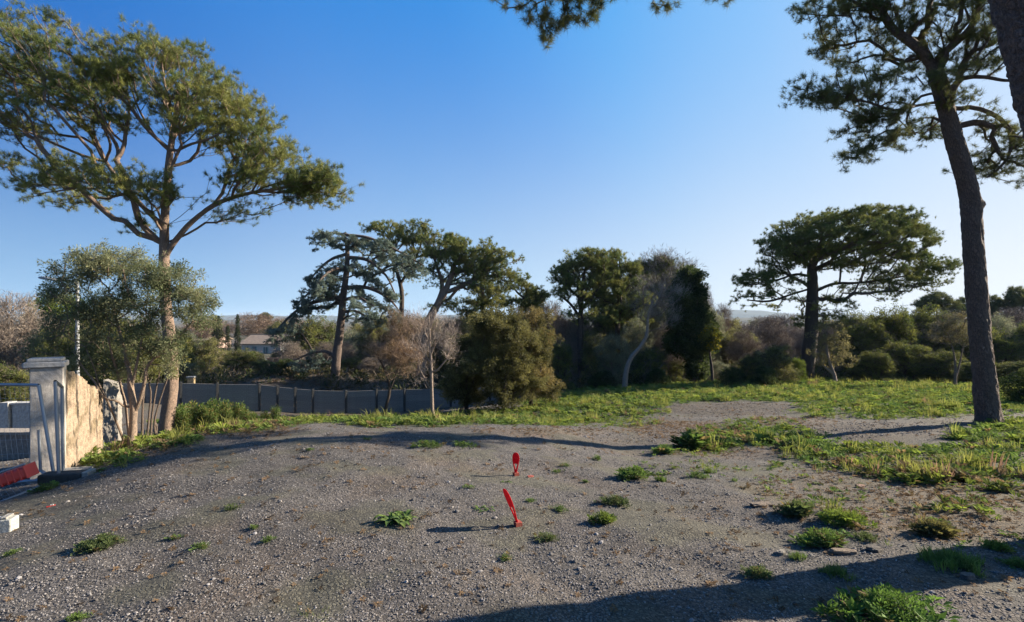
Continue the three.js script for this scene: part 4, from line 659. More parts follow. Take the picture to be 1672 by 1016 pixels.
kind('rust', { name: 'rust_brown_tree', label: 'reddish brown winter tree', category: 'tree', group: 'brown trees across the valley' }, 5, 6, (root) => grow({ ...low, seed: 63, root, base: O(), bark: B.grey, branchBark: B.grey, shell: 0.7, paths: [{ ...stemPath([0, -0.3, 0, 0.13], [0, 1.5, 0, 0.1], [0.1, 4, 0, 0.04]), open: 0.25 }],
  pads: [pad(0, 4.6, 0, 1.5, 1.2, 1.5, 70), pad(-1.2, 3.2, 0.3, 1.1, 1.3, 1.1, 50), pad(1.2, 3.2, -0.3, 1.1, 1.3, 1.1, 50), pad(0, 1.8, 0, 1.6, 1, 1.6, 40)], leaves: [twigLeaf([0.15, 0.105, 0.075], [0.24, 0.16, 0.11], 5, 0.8, 0.5, 'twigsFar'), { shape: 'lite', per: 1, spread: 0.5, size: 0.3, colors: [[0.11, 0.085, 0.045], [0.17, 0.115, 0.06]] }] }));
kind('silver', { name: 'silvery_tree', label: 'silvery green loose leaved tree', category: 'tree', group: 'silvery trees in the tree line' }, 4.4, 5, (root) => grow({ ...low, seed: 64, root, base: O(), bark: B.grey, branchBark: B.grey, paths: [{ ...stemPath([0, -0.3, 0, 0.12], [0.1, 1.2, 0, 0.1], [-0.1, 2.6, 0.1, 0.07], [0, 4, 0, 0.03]), open: 0.2 }],
  pads: [pad(-0.8, 3.5, 0.3, 1.1, 1.1, 1.1, 60), pad(0.9, 3.5, -0.3, 1.1, 1.0, 1.1, 60), pad(0, 4.2, 0, 0.9, 0.75, 0.9, 40), pad(-1, 2, -0.4, 1.0, 1.1, 1.0, 50), pad(1, 2.1, 0.5, 1.0, 1.1, 1.0, 50), pad(0, 1.2, 0, 1.5, 0.8, 1.4, 50)], leaves: [{ shape: 'liteOlive', per: 5, spread: 0.36, flat: 1, size: 0.3, colors: [[0.12, 0.14, 0.085], [0.25, 0.255, 0.16]], up: 0.2 }] }));
kind('green', { name: 'bright_green_tree', label: 'fresh green rounded tree', category: 'tree', group: 'green trees in the tree line' }, 4.6, 4.6, (root) => grow({ ...low, seed: 65, root, base: O(), bark: B.dark, branchBark: B.dark, paths: [{ ...stemPath([0, -0.3, 0, 0.14], [0.1, 1.2, 0, 0.12], [0, 3.6, 0, 0.04]), open: 0.2 }],
  pads: [pad(-1, 3.4, 0.3, 1.1, 0.9, 1.1, 70), pad(1, 3.4, -0.3, 1.1, 0.9, 1.1, 70), pad(0, 3.8, 0, 1.0, 0.7, 1, 60), pad(-1, 1.9, -0.4, 1.1, 1.1, 1.1, 60), pad(1, 1.9, 0.5, 1.1, 1.1, 1.1, 60), pad(0, 1, 0, 1.6, 0.8, 1.5, 50)], leaves: [{ shape: 'lite', per: 6, spread: 0.34, flat: 0.8, size: 0.28, colors: [[0.07, 0.11, 0.015], [0.15, 0.19, 0.03]], up: 0.3 }] }));
kind('pine', { name: 'distant_pine', label: 'slim tufted pine', category: 'tree', group: 'pines behind the hedge' }, 4, 8, (root) => grow({ ...low, seed: 66, root, base: O(), bark: B.dark, branchBark: B.dark, down: 0.6, paths: [{ ...stemPath([0, -0.3, 0, 0.17], [0.1, 3, 0, 0.13], [0, 5.5, 0, 0.08], [0.1, 7.4, 0, 0.03]), open: 0.45 }],
  pads: [pad(0, 7.3, 0, 0.9, 0.6, 0.9, 40), pad(-0.9, 6.4, 0.3, 0.9, 0.7, 0.9, 40), pad(0.9, 6.5, -0.3, 0.9, 0.7, 0.9, 40), pad(-0.8, 5, 0, 1, 0.6, 1, 36), pad(1, 5.2, 0, 1, 0.6, 1, 36), pad(0, 4, 0, 1.4, 0.6, 1.4, 36)], leaves: [{ shape: 'needleFar', mat: needleMat, per: 8, spread: 0.42, flat: 0.7, size: 0.27, colors: PINE_DARK, up: 0.7 }] }));
kind('cypress', { name: 'cypress', label: 'narrow dark cypress column', category: 'tree', group: 'cypresses by the white house' }, 1.6, 8, (root) => grow({ ...low, seed: 67, root, base: O(), bark: B.dark, branchBark: B.dark, down: 0.1, paths: [{ ...stemPath([0, -0.3, 0, 0.16], [0, 3, 0, 0.12], [0, 7.6, 0, 0.03]), open: 0.08 }],
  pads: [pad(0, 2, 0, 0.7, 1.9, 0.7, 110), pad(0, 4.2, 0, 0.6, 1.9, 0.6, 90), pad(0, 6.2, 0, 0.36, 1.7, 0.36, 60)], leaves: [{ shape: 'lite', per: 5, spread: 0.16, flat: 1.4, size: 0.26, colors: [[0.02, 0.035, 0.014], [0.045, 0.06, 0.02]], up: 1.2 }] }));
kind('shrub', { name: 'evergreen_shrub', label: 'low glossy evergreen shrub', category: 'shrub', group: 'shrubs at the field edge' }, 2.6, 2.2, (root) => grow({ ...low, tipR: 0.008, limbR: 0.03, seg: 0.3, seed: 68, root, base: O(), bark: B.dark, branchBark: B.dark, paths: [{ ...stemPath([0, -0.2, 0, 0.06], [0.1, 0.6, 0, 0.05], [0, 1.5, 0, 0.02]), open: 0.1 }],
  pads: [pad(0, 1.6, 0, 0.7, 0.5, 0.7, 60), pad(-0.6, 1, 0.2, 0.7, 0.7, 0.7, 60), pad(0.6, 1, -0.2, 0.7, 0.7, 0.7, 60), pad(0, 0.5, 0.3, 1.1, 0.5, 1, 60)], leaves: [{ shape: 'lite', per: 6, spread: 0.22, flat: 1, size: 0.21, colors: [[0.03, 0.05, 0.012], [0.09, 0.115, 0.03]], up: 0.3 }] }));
const placeR = rng(700);
function place(k, px, top, Z, wpx, label) {
  const q = kinds[k], p = standing(px, Z, -0.05), h = Math.max(1, at(px, top, Z).y - p.y), sx = wpx * Z / F / q.width; let o;
  if (!q.proto) { o = q.proto = new THREE.Group(); o.name = numbered(q.name); scene.add(o); q.make(o); }
  else { o = q.proto.clone(); o.name = numbered(q.name); scene.add(o); o.userData = {}; }
  o.position.copy(p); o.rotation.y = placeR() * 6.28; o.scale.set(sx, h / q.height, sx);
  const where = Z > 58 ? (px < 520 ? 'by the white house across the valley' : px < 1000 ? 'far behind the middle grove in the valley' : 'far behind the flat topped pine in the valley') : px < 260 ? 'behind the olive tree and gate pillar' : px < 480 ? 'below the white house behind the fence' : px < 620 ? 'around the blue cedar behind the fence' : px < 770 ? 'behind the slim bare tree and the fence' : px < 930 ? 'behind the brown oaks' : px < 1060 ? 'behind the bent grey trunk in the grove' : px < 1195 ? 'around the ivy clad tree in the grove' : px < 1385 ? 'around the flat topped pine' : Z > 40 ? 'rising behind the dark hedge' : 'in the dark hedge beyond the field';
  tag(o, label ?? q.label + ' ' + where, q.category, label ? undefined : q.label + 's ' + where);
  return o;
}
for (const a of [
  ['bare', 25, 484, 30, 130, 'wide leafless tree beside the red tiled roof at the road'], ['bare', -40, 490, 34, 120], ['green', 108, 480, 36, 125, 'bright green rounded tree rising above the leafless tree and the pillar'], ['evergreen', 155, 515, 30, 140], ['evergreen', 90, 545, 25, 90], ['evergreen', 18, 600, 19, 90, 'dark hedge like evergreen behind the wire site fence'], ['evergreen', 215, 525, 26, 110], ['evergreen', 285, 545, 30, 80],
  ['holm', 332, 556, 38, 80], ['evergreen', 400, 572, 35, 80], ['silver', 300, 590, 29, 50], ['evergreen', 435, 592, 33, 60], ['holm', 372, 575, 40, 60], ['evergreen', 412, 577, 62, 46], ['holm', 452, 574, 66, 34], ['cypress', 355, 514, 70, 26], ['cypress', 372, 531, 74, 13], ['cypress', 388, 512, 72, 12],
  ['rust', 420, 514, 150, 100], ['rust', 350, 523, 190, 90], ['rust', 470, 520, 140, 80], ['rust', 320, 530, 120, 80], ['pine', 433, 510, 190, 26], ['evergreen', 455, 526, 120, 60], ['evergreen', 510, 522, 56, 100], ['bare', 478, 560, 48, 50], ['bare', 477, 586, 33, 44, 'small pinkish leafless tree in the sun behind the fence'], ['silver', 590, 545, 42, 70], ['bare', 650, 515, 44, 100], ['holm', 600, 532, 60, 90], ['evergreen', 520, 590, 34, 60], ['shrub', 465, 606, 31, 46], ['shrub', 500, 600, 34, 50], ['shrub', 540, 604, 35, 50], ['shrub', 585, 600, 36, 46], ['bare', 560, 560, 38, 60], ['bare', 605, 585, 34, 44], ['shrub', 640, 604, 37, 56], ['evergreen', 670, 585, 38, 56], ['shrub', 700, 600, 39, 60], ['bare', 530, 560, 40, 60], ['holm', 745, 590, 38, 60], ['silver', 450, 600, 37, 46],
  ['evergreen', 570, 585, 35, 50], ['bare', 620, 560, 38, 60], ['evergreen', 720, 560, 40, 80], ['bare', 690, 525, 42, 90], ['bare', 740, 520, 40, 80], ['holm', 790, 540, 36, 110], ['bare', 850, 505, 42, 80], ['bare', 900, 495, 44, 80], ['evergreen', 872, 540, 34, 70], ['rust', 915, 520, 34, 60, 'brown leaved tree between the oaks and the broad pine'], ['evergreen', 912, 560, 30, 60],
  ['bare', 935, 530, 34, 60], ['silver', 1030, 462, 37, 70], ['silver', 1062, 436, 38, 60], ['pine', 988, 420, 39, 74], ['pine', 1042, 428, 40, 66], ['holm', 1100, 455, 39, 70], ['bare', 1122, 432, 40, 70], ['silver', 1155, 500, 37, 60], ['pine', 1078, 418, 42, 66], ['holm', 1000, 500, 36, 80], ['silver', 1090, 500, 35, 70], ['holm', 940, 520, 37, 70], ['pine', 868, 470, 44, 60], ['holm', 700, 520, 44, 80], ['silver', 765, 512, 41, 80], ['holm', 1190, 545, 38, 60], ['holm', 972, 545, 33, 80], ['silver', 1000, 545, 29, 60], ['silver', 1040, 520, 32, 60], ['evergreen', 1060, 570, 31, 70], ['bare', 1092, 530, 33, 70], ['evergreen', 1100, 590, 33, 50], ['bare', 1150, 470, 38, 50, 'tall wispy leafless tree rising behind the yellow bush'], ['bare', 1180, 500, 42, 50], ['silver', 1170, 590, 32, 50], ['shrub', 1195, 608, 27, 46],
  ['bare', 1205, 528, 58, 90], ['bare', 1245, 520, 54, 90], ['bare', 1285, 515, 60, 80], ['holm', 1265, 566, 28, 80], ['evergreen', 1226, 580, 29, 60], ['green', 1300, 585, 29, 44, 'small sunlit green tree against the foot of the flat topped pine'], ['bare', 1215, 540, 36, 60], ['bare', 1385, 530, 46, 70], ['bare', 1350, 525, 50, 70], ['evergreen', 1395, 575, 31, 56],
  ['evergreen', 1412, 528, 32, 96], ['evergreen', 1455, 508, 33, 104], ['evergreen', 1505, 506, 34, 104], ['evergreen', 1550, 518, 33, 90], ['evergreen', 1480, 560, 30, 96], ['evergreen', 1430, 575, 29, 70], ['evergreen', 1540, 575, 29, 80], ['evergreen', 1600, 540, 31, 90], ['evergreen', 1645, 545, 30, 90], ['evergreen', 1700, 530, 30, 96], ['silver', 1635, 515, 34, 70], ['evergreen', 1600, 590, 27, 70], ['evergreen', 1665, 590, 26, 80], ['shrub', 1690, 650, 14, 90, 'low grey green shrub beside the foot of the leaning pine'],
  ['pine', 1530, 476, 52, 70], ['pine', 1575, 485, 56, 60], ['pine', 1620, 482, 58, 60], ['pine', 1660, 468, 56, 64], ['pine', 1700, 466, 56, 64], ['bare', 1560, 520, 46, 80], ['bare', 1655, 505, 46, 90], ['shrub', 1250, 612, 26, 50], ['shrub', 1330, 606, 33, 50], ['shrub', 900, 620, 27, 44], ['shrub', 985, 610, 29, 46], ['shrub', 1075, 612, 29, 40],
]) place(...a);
{ // the wooded valley floor behind
  const R = rng(710), ks = ['bare', 'bare', 'evergreen', 'rust', 'silver', 'bare', 'holm', 'pine'];
  for (let k = 0; k < 28; k++) { const px = 560 + 1130 * (k + R()) / 28, Z = 35 + 18 * R(); place(px > 1380 ? 'evergreen' : R() < 0.35 ? 'bare' : R() < 0.5 ? 'holm' : 'silver', px, 508 + 36 * R(), Z, 50 + 40 * R()); }
  for (let k = 0; k < 28; k++) { const Z = 62 + 120 * R() * R(), px = 240 + 1500 * (k + R()) / 28, kk = ks[Math.floor(R() * ks.length)]; if (px > 295 && px < 485) continue; place(kk, px, 521 + 18 * R() - (kk === 'pine' ? 6 : 0), Z, (60 + 50 * R()) * 62 / Z * (kk === 'pine' ? 0.7 : 1.2)); }
}

// ---------------------------------------------------------------- walls, fences, houses
const M = {
  plaster: plain(0.5, 0.46, 0.42, 0.85, 0.003), cap: plain(0.5, 0.48, 0.46, 0.8, 0.003), fence: plain(0.25, 0.235, 0.222, 0.9, 0.006), post: plain(0.05, 0.05, 0.052, 0.9, 0.004), paleWood: plain(0.42, 0.4, 0.37, 0.9, 0.004), white: plain(0.6, 0.58, 0.54, 0.8, 0.002), tile: plain(0.36, 0.17, 0.1, 0.9, 0.01), oldTile: plain(0.3, 0.23, 0.18, 0.9, 0.01),
  orange: plain(0.55, 0.27, 0.13, 0.9, 0.004), concrete: plain(0.4, 0.38, 0.35, 0.9, 0.005), rubber: plain(0.06, 0.058, 0.056, 0.85, 0.004), zinc: new THREE.MeshStandardMaterial({ color: new THREE.Color().setRGB(0.3, 0.32, 0.35), roughness: 0.5, metalness: 0.7 }), glass: new THREE.MeshStandardMaterial({ color: new THREE.Color().setRGB(0.05, 0.09, 0.1), roughness: 0.15 }), shutter: plain(0.2, 0.34, 0.33, 0.7, 0.001), stoneY: plain(0.45, 0.33, 0.18, 0.9, 0.01),
  red: new THREE.MeshPhysicalMaterial({ color: new THREE.Color().setRGB(0.55, 0.008, 0.016), roughness: 0.9, specularIntensity: 0.3, transmission: 0.35, thickness: 0 }), redPlastic: new THREE.MeshStandardMaterial({ color: new THREE.Color().setRGB(0.6, 0.05, 0.035), roughness: 0.45 }), peg: plain(0.42, 0.07, 0.04, 0.7, 0.002), lamp: plain(0.4, 0.41, 0.43, 0.5, 0),
};
const rod = (a, b, r, sides = 10) => new Builder().tube([a, a.clone().lerp(b, 0.5), b], [r, r, r], sides).geometry();

{ // grey panel fence, one board at a time between posts
  const spots = [178, 235, 295, 355, 423.7, 453, 482, 511, 565, 615, 660.5, 736, 800, 850].map((px) => [px, 25.6 + (px - 423.7) * 0.0066]).map(([px, Z]) => [standing(px, Z), px, Z]);
  const tops = [[178, 625], [235, 625], [295, 625], [355, 626.7], [423.7, 627.5], [453, 631], [482, 634], [511, 636.7], [565, 638.4], [615, 636.7], [660.5, 635.7], [736, 633.4], [800, 631.5], [850, 630]];
  const o = thing('panel_fence', 'dark grey fence of wide horizontal boards stepping down behind the gravel', 'fence', spots[3][0].clone());
  const org = o.position, R = rng(810), shade = [M.fence, plain(0.225, 0.213, 0.204, 0.9, 0.006), plain(0.275, 0.256, 0.238, 0.9, 0.006)];
  const P3 = spots.map(([p, px, Z], i) => V(p.x, at(px, tops[i][1], Z).y, p.z));
  P3.forEach((p, i) => { const g = box(0.1, 1.62, 0.1, 0, -0.77, 0); const m = part(o, 'post', g, M.post); m.position.copy(p).sub(org); m.rotation.y = 0.5; });
  for (let i = 0; i < P3.length - 1; i++) {
    const a = P3[i], b = P3[i + 1], L = Math.hypot(b.x - a.x, b.z - a.z) - 0.11, turn = Math.atan2(-(b.z - a.z), b.x - a.x), y = Math.max(a.y, b.y) - 0.03, slope = Math.atan2(b.y - a.y, L);
    const g = box(L, 0.296, 0.045, 0, 0, 0, 0.008);
    for (let k = 0; k < 5; k++) { const m = part(o, 'board', g, shade[Math.floor(R() * 3)]); m.position.set((a.x + b.x) / 2, (a.y + b.y) / 2 - 0.17 - k * 0.3, (a.z + b.z) / 2).sub(org); m.rotation.set(0, turn, slope * 0.75); m.translateZ((R() - 0.5) * 0.006); }
  }
}
{ // pale slatted fence glimpsed through the grove
  const Z = 33, org = standing(1120, Z), o = thing('slatted_fence', 'pale grey weathered fence glimpsed between the trunks of the grove', 'fence', org);
  const xs = [1040, 1078, 1115, 1150, 1185, 1220], top = 608;
  xs.forEach((px) => { const p = at(px, top, Z).sub(org); part(o, 'post', box(0.09, 1.25, 0.09, p.x, p.y - 0.6, 0.06), M.paleWood); });
  for (let i = 0; i < xs.length - 1; i++) for (let k = 0; k < 5; k++) { const a = at(xs[i], top + 1, Z).sub(org), b = at(xs[i + 1], top + 1, Z).sub(org); part(o, 'slat', box(b.x - a.x - 0.02, 0.15, 0.025, (a.x + b.x) / 2, a.y - 0.12 - k * 0.185, 0), M.paleWood); }
}
{ // gate pillar with its cap
  const p = at(79, HORIZON, 7.15); p.y = groundY(p.x, p.z) - 0.05;
  const o = thing('gate_pillar', 'rendered grey gate pillar with a stepped cap at the site entrance', 'pillar', p, 0.6), top = at(79, 599, 7.15).y - p.y;
  part(o, 'shaft', box(0.34, top, 0.34, 0, top / 2, 0, 0.012), M.plaster);
  const cap = part(o, 'cap', box(0.43, 0.075, 0.43, -0.02, top + 0.0385, 0, 0.015), M.cap);
  part(cap, 'cap_top', box(0.36, 0.045, 0.36, -0.02, top + 0.0995, 0, 0.018), M.cap);
}
{ // rough rubble wall beside it: ribbed face, broken top
  const a = at(79, HORIZON, 7.15), b = at(150, HORIZON, 8.8), L = Math.hypot(b.x - a.x, b.z - a.z), turn = Math.atan2(-(b.z - a.z), b.x - a.x), org = a.clone().lerp(b, 0.5); org.y = -0.75;
  const o = thing('rubble_wall', 'rough beige wall with vertical ribs and stains beside the gate pillar', 'wall', org, turn);
  const g = new THREE.BoxGeometry(L, 2, 0.26, 150, 110, 6).toNonIndexed(), q = g.attributes.position, uv = [];
  const face = (x, y) => 0.022 * Math.pow(Math.abs(Math.sin(x * 9.5 + 0.9 * noise2(x * 1.7, y * 0.4))), 0.45) + 0.012 * noise2(x * 9, y * 0.7) + 0.014 * fbm(x * 3, y * 1.4, 4) + 0.004 * noise2(x * 30, y * 22);
  for (let i = 0; i < q.count; i++) {
    let x = q.getX(i), y = q.getY(i), z = q.getZ(i); const s = x / L + 0.5, crest = lerp(1.72, 1.3, smooth(s, 0.05, 0.95)) + 0.05 * fbm(x * 4, 3, 3) - 0.15 * smooth(s, 0.86, 1), h = (y + 1) / 2 * crest;
    uv.push(x + z, h); z += (z > 0 ? 1 : -1) * face(x + (z > 0 ? 0 : 9), h); x += 0.03 * fbm(h * 4, z * 5 + 3, 3);
    q.setXYZ(i, x, h, z);
  }
  g.setAttribute('uv', new THREE.Float32BufferAttribute(uv, 2)); g.computeVertexNormals();
  const streak = texture(512, (u, v) => { const x = u * 4, y = v * 4, s = smooth(noise2(x * 5.2, y * 0.35 + 3), 0.25, 0.75) * smooth(noise2(x * 3, y * 1.3), -0.5, 0.5), d = smooth(fbm(x * 2.2 + 4, y * 2.2, 4), 0.05, 0.45), n = 0.12 * noise2(x * 40, y * 40) + 0.1 * noise2(x * 12, y * 9); const k = (1 - 0.5 * s) * (1 - 0.2 * d) + n; return [0.86 * k, 0.78 * k, (0.69 - 0.04 * d) * k]; }, true);
  streak.repeat.set(0.25, 0.25);
  part(o, 'masonry', g, new THREE.MeshStandardMaterial({ color: new THREE.Color().setRGB(0.36, 0.335, 0.31), map: streak, roughness: 0.95, bumpMap: speckBump, bumpScale: 0.01 }));
}
{ // stub of a ruined wall behind the olive
  const p = standing(184, 10.6, -0.1), o = thing('wall_stub', 'pale broken wall stub standing behind the olive stems', 'wall', p, 0.35), top = at(184, 618, 10.6).y - p.y;
  const g = new THREE.BoxGeometry(0.24, top, 0.24, 20, 40, 14).toNonIndexed(), q = g.attributes.position;
  for (let i = 0; i < q.count; i++) { const x = q.getX(i), y = q.getY(i) + top / 2, z = q.getZ(i), n = fbm(x * 5 + z * 3, y * 4, 4); q.setXYZ(i, x * (1 + 0.2 * n) + 0.05 * smooth(y, top * 0.5, top) * n, y - 0.12 * smooth(y, top * 0.8, top) * (0.5 + x * 3), z * (1 + 0.25 * n)); }
  g.computeVertexNormals(); part(o, 'masonry', g, plain(0.46, 0.42, 0.37, 0.95, 0.012));
}
{ // low beige wall, white block wall beyond the wire fence
  let p = at(0, HORIZON, 10.5); p.y = at(0, 716, 10.5).y - 0.5; let o = thing('low_wall', 'low beige wall along the road behind the wire fence', 'wall', p, 0); part(o, 'wall_body', box(3.2, 0.6, 0.3, -0.75, 0.3, 0), plain(0.36, 0.3, 0.25, 0.9, 0.006)); part(o, 'coping', box(3.26, 0.06, 0.4, -0.75, 0.632, 0), plain(0.42, 0.36, 0.3, 0.9, 0.004));
  p = standing(34, 15); o = thing('white_block_wall', 'short white wall with square end post beyond the wire fence', 'wall', p, 0.15); part(o, 'wall_body', box(0.7, 0.95, 0.25, 0.22, 0.475, 0), M.white); part(o, 'end_post', box(0.22, 1.02, 0.34, -0.3, 0.51, 0.03), M.white); part(o, 'coping', box(0.8, 0.05, 0.34, 0.22, 0.977, 0), M.white);
  p = standing(312, 26.4); o = thing('stone_gate_post', 'yellow stone post with a flat cap peeping over the fence', 'pillar', p, 0.3); const t = at(312, 617, 26.4).y - p.y; part(o, 'shaft', box(0.3, t, 0.3, 0, t / 2, 0, 0.02), M.stoneY); part(o, 'cap', box(0.38, 0.07, 0.38, 0, t + 0.036, 0, 0.01), M.concrete);
}
// wire site fence: a tube frame with a welded mesh
function wirePanel(o, A, Bq, C, D, nv, nh, extra = 0) { // corners: top left, top right, bottom right, bottom left
  const org = o.position, L = (p) => p.clone().sub(org); [A, Bq, C, D] = [A, Bq, C, D].map(L);
  for (const [a, b] of [[A, Bq], [Bq, C], [C, D], [D, A]]) part(o, 'frame_tube', rod(a, b, 0.019, 12), M.zinc);
  for (let k = 1; k < nv; k++) part(o, 'wire', rod(A.clone().lerp(Bq, k / nv), D.clone().lerp(C, k / nv), 0.0015, 4), M.zinc);
  for (let k = 1; k < nh; k++) part(o, 'wire', rod(A.clone().lerp(D, k / nh), Bq.clone().lerp(C, k / nh), 0.0015, 4), M.zinc);
}
{
  let o = thing('site_fence_panel', 'galvanised wire site fence panel leaning across the entrance', 'fence panel', at(10, 800, 6.5)); wirePanel(o, at(-150, 626, 6.5), at(63, 629, 6.55), at(89, 783, 6.5), at(-150, 800, 6.3), 26, 7);
  o = thing('site_fence_panel', 'narrow galvanised fence panel standing edge on against the gate pillar', 'fence panel', at(97, 784, 6.55)); wirePanel(o, at(90, 623, 6.4), at(101, 632, 6.85), at(103, 770, 6.85), at(96, 785, 6.4), 5, 6);
  o = thing('site_fence_panel', 'fallen wire fence panel lying flat on the gravel by the entrance', 'fence panel', at(30, 812, 6)); wirePanel(o, at(-90, 826, 5.85), at(66, 768, 6.75), at(90, 784, 6.5), at(-90, 858, 5.5), 18, 4);
  o = thing('tube_brace', 'short bent steel tube propped upright on the fallen panel', 'tube', at(66, 770, 6.6)); const z = o.position; part(o, 'tube', rod(at(63, 702, 6.62).sub(z), at(66, 769, 6.62).sub(z), 0.016), M.zinc); part(o, 'foot_tube', rod(at(66, 769, 6.62).sub(z), at(78, 780, 6.5).sub(z), 0.014), M.zinc);
  // feet and blocks
  o = thing('fence_foot', 'dark fence foot block with a pale end under the leaning panel', 'fence foot', at(112, 786, 6.45)); o.position.y = groundY(o.position.x, o.position.z) - 0.01; o.rotation.y = 0.2; part(o, 'block', box(0.46, 0.12, 0.2, -0.05, 0.06, 0, 0.02), M.rubber); part(o, 'end_cap', box(0.07, 0.13, 0.19, 0.2155, 0.065, 0, 0.012), M.concrete);
  o = thing('kerb_stone', 'grey stone slab lying at the foot of the rubble wall', 'stone', at(118, 768, 7.1)); o.position.y = groundY(o.position.x, o.position.z) - 0.03; o.rotation.y = 0.25; part(o, 'slab', box(0.42, 0.12, 0.22, 0, 0.06, 0, 0.025), M.concrete);
  const b = hit(2, 868); o = thing('concrete_block', 'small pale concrete block lying on the gravel', 'block', V(b.x, b.y - 0.01, b.z), 0.3); part(o, 'block_body', box(0.2, 0.13, 0.14, 0, 0.065, 0, 0.012), plain(0.52, 0.52, 0.48, 0.9, 0.006)); part(o, 'mortar_edge', box(0.05, 0.02, 0.12, 0.04, 0.14, 0, 0.006), M.concrete);
  // red plastic barrier
  const c = at(26, 776, 6.15); o = thing('red_barrier', 'red ribbed plastic barrier tipped over behind the fallen panel', 'barrier', c, 0.25); o.rotation.z = 0.32; o.scale.setScalar(0.72);
  part(o, 'barrier_body', box(0.42, 0.19, 0.3, 0, 0, 0, 0.05), M.redPlastic); for (const x of [-0.14, -0.05, 0.04, 0.13]) part(o, 'rib', box(0.03, 0.205, 0.31, x, 0, 0, 0.012), M.redPlastic); part(o, 'rim', box(0.022, 0.21, 0.31, 0.212, 0.005, 0, 0.01), M.redPlastic); part(o, 'rail', box(0.46, 0.025, 0.03, 0, 0.13, 0.1, 0.01), M.zinc);
  const r = hit(83, 828); o = thing('red_scrap', 'small scrap of red plastic lying on the gravel', 'litter', V(r.x, r.y, r.z), 0.4); o.rotation.z = 0.1; part(o, 'strip', box(0.075, 0.012, 0.02, 0, 0.008, 0, 0.003), M.redPlastic); part(o, 'tab', box(0.03, 0.014, 0.012, 0.01, 0.02, 0.002, 0.003), M.white);
}
{ // street lamp behind the olive
  const p = standing(126, 17), o = thing('street_lamp', 'white street lamp pole with a pointed lamp head behind the olive', 'street lamp', p), top = at(126, 462, 17).sub(p), head = at(67, 456, 17).sub(p);
  part(o, 'pole', new Builder().tube([V(0, -0.1, 0), V(0, top.y * 0.5, 0), V(0, top.y, 0)], [0.075, 0.06, 0.045], 14).geometry(), M.lamp);
  part(o, 'arm', new Builder().tube([V(0, top.y, 0), V(-0.25, top.y + 0.06, 0), V(head.x + 0.35, head.y + 0.02, 0)], [0.04, 0.032, 0.028], 10).geometry(), M.lamp);
  const g = new THREE.SphereGeometry(1, 18, 10); g.scale(0.36, 0.07, 0.13); const q = g.attributes.position; for (let i = 0; i < q.count; i++) { const x = q.getX(i); q.setZ(i, q.getZ(i) * (x < 0 ? 1 + x * 1.6 : 1)); q.setY(i, Math.max(q.getY(i), -0.035)); } g.computeVertexNormals();
  const h = part(o, 'lamp_head', g, M.lamp); h.position.copy(head).add(V(0.25, 0, 0)); h.rotation.z = -0.16;
}
// houses far in the valley
function house(name, label, px, Z, wallTop, ridge, x0, x1, depth, wallMat, roofMat, holes) {
  const p = standing(px, Z), o = thing(name, label, 'house', p), X0 = (x0 - px) / F * Z, X1 = (x1 - px) / F * Z, h = at(px, wallTop, Z).y - p.y, r = at(px, ridge, Z).y - p.y, w = X1 - X0, e = 0.4;
  part(o, 'wall', box(w, h, depth, (X0 + X1) / 2, h / 2, -depth / 2, 0), wallMat);
  const slab = (z0, z1, y0, y1) => { const g = new THREE.BoxGeometry(w + 2 * e, 0.16, Math.hypot(z1 - z0, y1 - y0)); g.rotateX(Math.atan2(-(y1 - y0), z1 - z0)); g.translate((X0 + X1) / 2, (y0 + y1) / 2, (z0 + z1) / 2); return g; };
  const roof = part(o, 'roof', slab(e, -depth / 2, h - 0.02, r), roofMat); part(roof, 'rear_slope', slab(-depth - e, -depth / 2, h - 0.02, r), roofMat);
  part(roof, 'ridge_tiles', box(w + 2 * e + 0.05, 0.16, 0.3, (X0 + X1) / 2, r + 0.1, -depth / 2, 0.05), roofMat);
  const tri = new THREE.Shape([new THREE.Vector2(0, 0), new THREE.Vector2(depth, 0), new THREE.Vector2(depth / 2, r - h - 0.1)]), gable = new THREE.ExtrudeGeometry(tri, { depth: 0.2, bevelEnabled: false }); gable.rotateY(Math.PI / 2); for (const x of [X0 + 0.05, X1 - 0.25]) { const g = gable.clone(); g.translate(x, h, 0); part(o, 'gable', g, wallMat); }
  for (const [hx, hy0, hy1, hw, kindOf] of holes) { const x = (hx - px) / F * Z, y0 = at(px, hy1, Z).y - p.y, y1 = at(px, hy0, Z).y - p.y, W2 = hw / F * Z, win = part(o, kindOf, box(W2, y1 - y0, 0.12, x, (y0 + y1) / 2, 0.02, 0), M.glass); part(win, 'frame', box(W2 * 0.12, y1 - y0, 0.06, x, (y0 + y1) / 2, 0.1, 0), M.white); for (const s of [-1, 1]) part(win, 'shutter', box(W2 * 0.5, y1 - y0, 0.06, x + s * W2 * 0.78, (y0 + y1) / 2, 0.04, 0), M.shutter); }
  return o;
}
house('white_house', 'white walled house with a low tiled roof beyond the fence', 428, 105, 562, 548, 395, 458, 9, M.white, M.oldTile, [[434, 567, 577, 4, 'door'], [415, 566, 573, 4, 'window'], [450, 566, 573, 3.4, 'window'], [403, 566, 573, 3.4, 'window']]);
house('terracotta_house', 'small terracotta coloured house wing beside the white house', 462, 112, 558, 552, 456, 470, 6, M.orange, M.tile, [[463, 562, 568, 2.6, 'window']]);
house('pink_house', 'low pinkish house with tiled roof by the cypresses', 322, 118, 556, 548, 300, 346, 8, plain(0.55, 0.38, 0.32, 0.9, 0.002), M.oldTile, [[330, 559, 565, 3, 'window'], [312, 559, 565, 3, 'window']]);
house('roadside_house', 'house with a red tiled roof behind the leafless tree at the road', 50, 42, 567, 553, 30, 74, 5, M.white, M.tile, [[44, 575, 588, 8, 'window'], [62, 575, 588, 8, 'window']]);
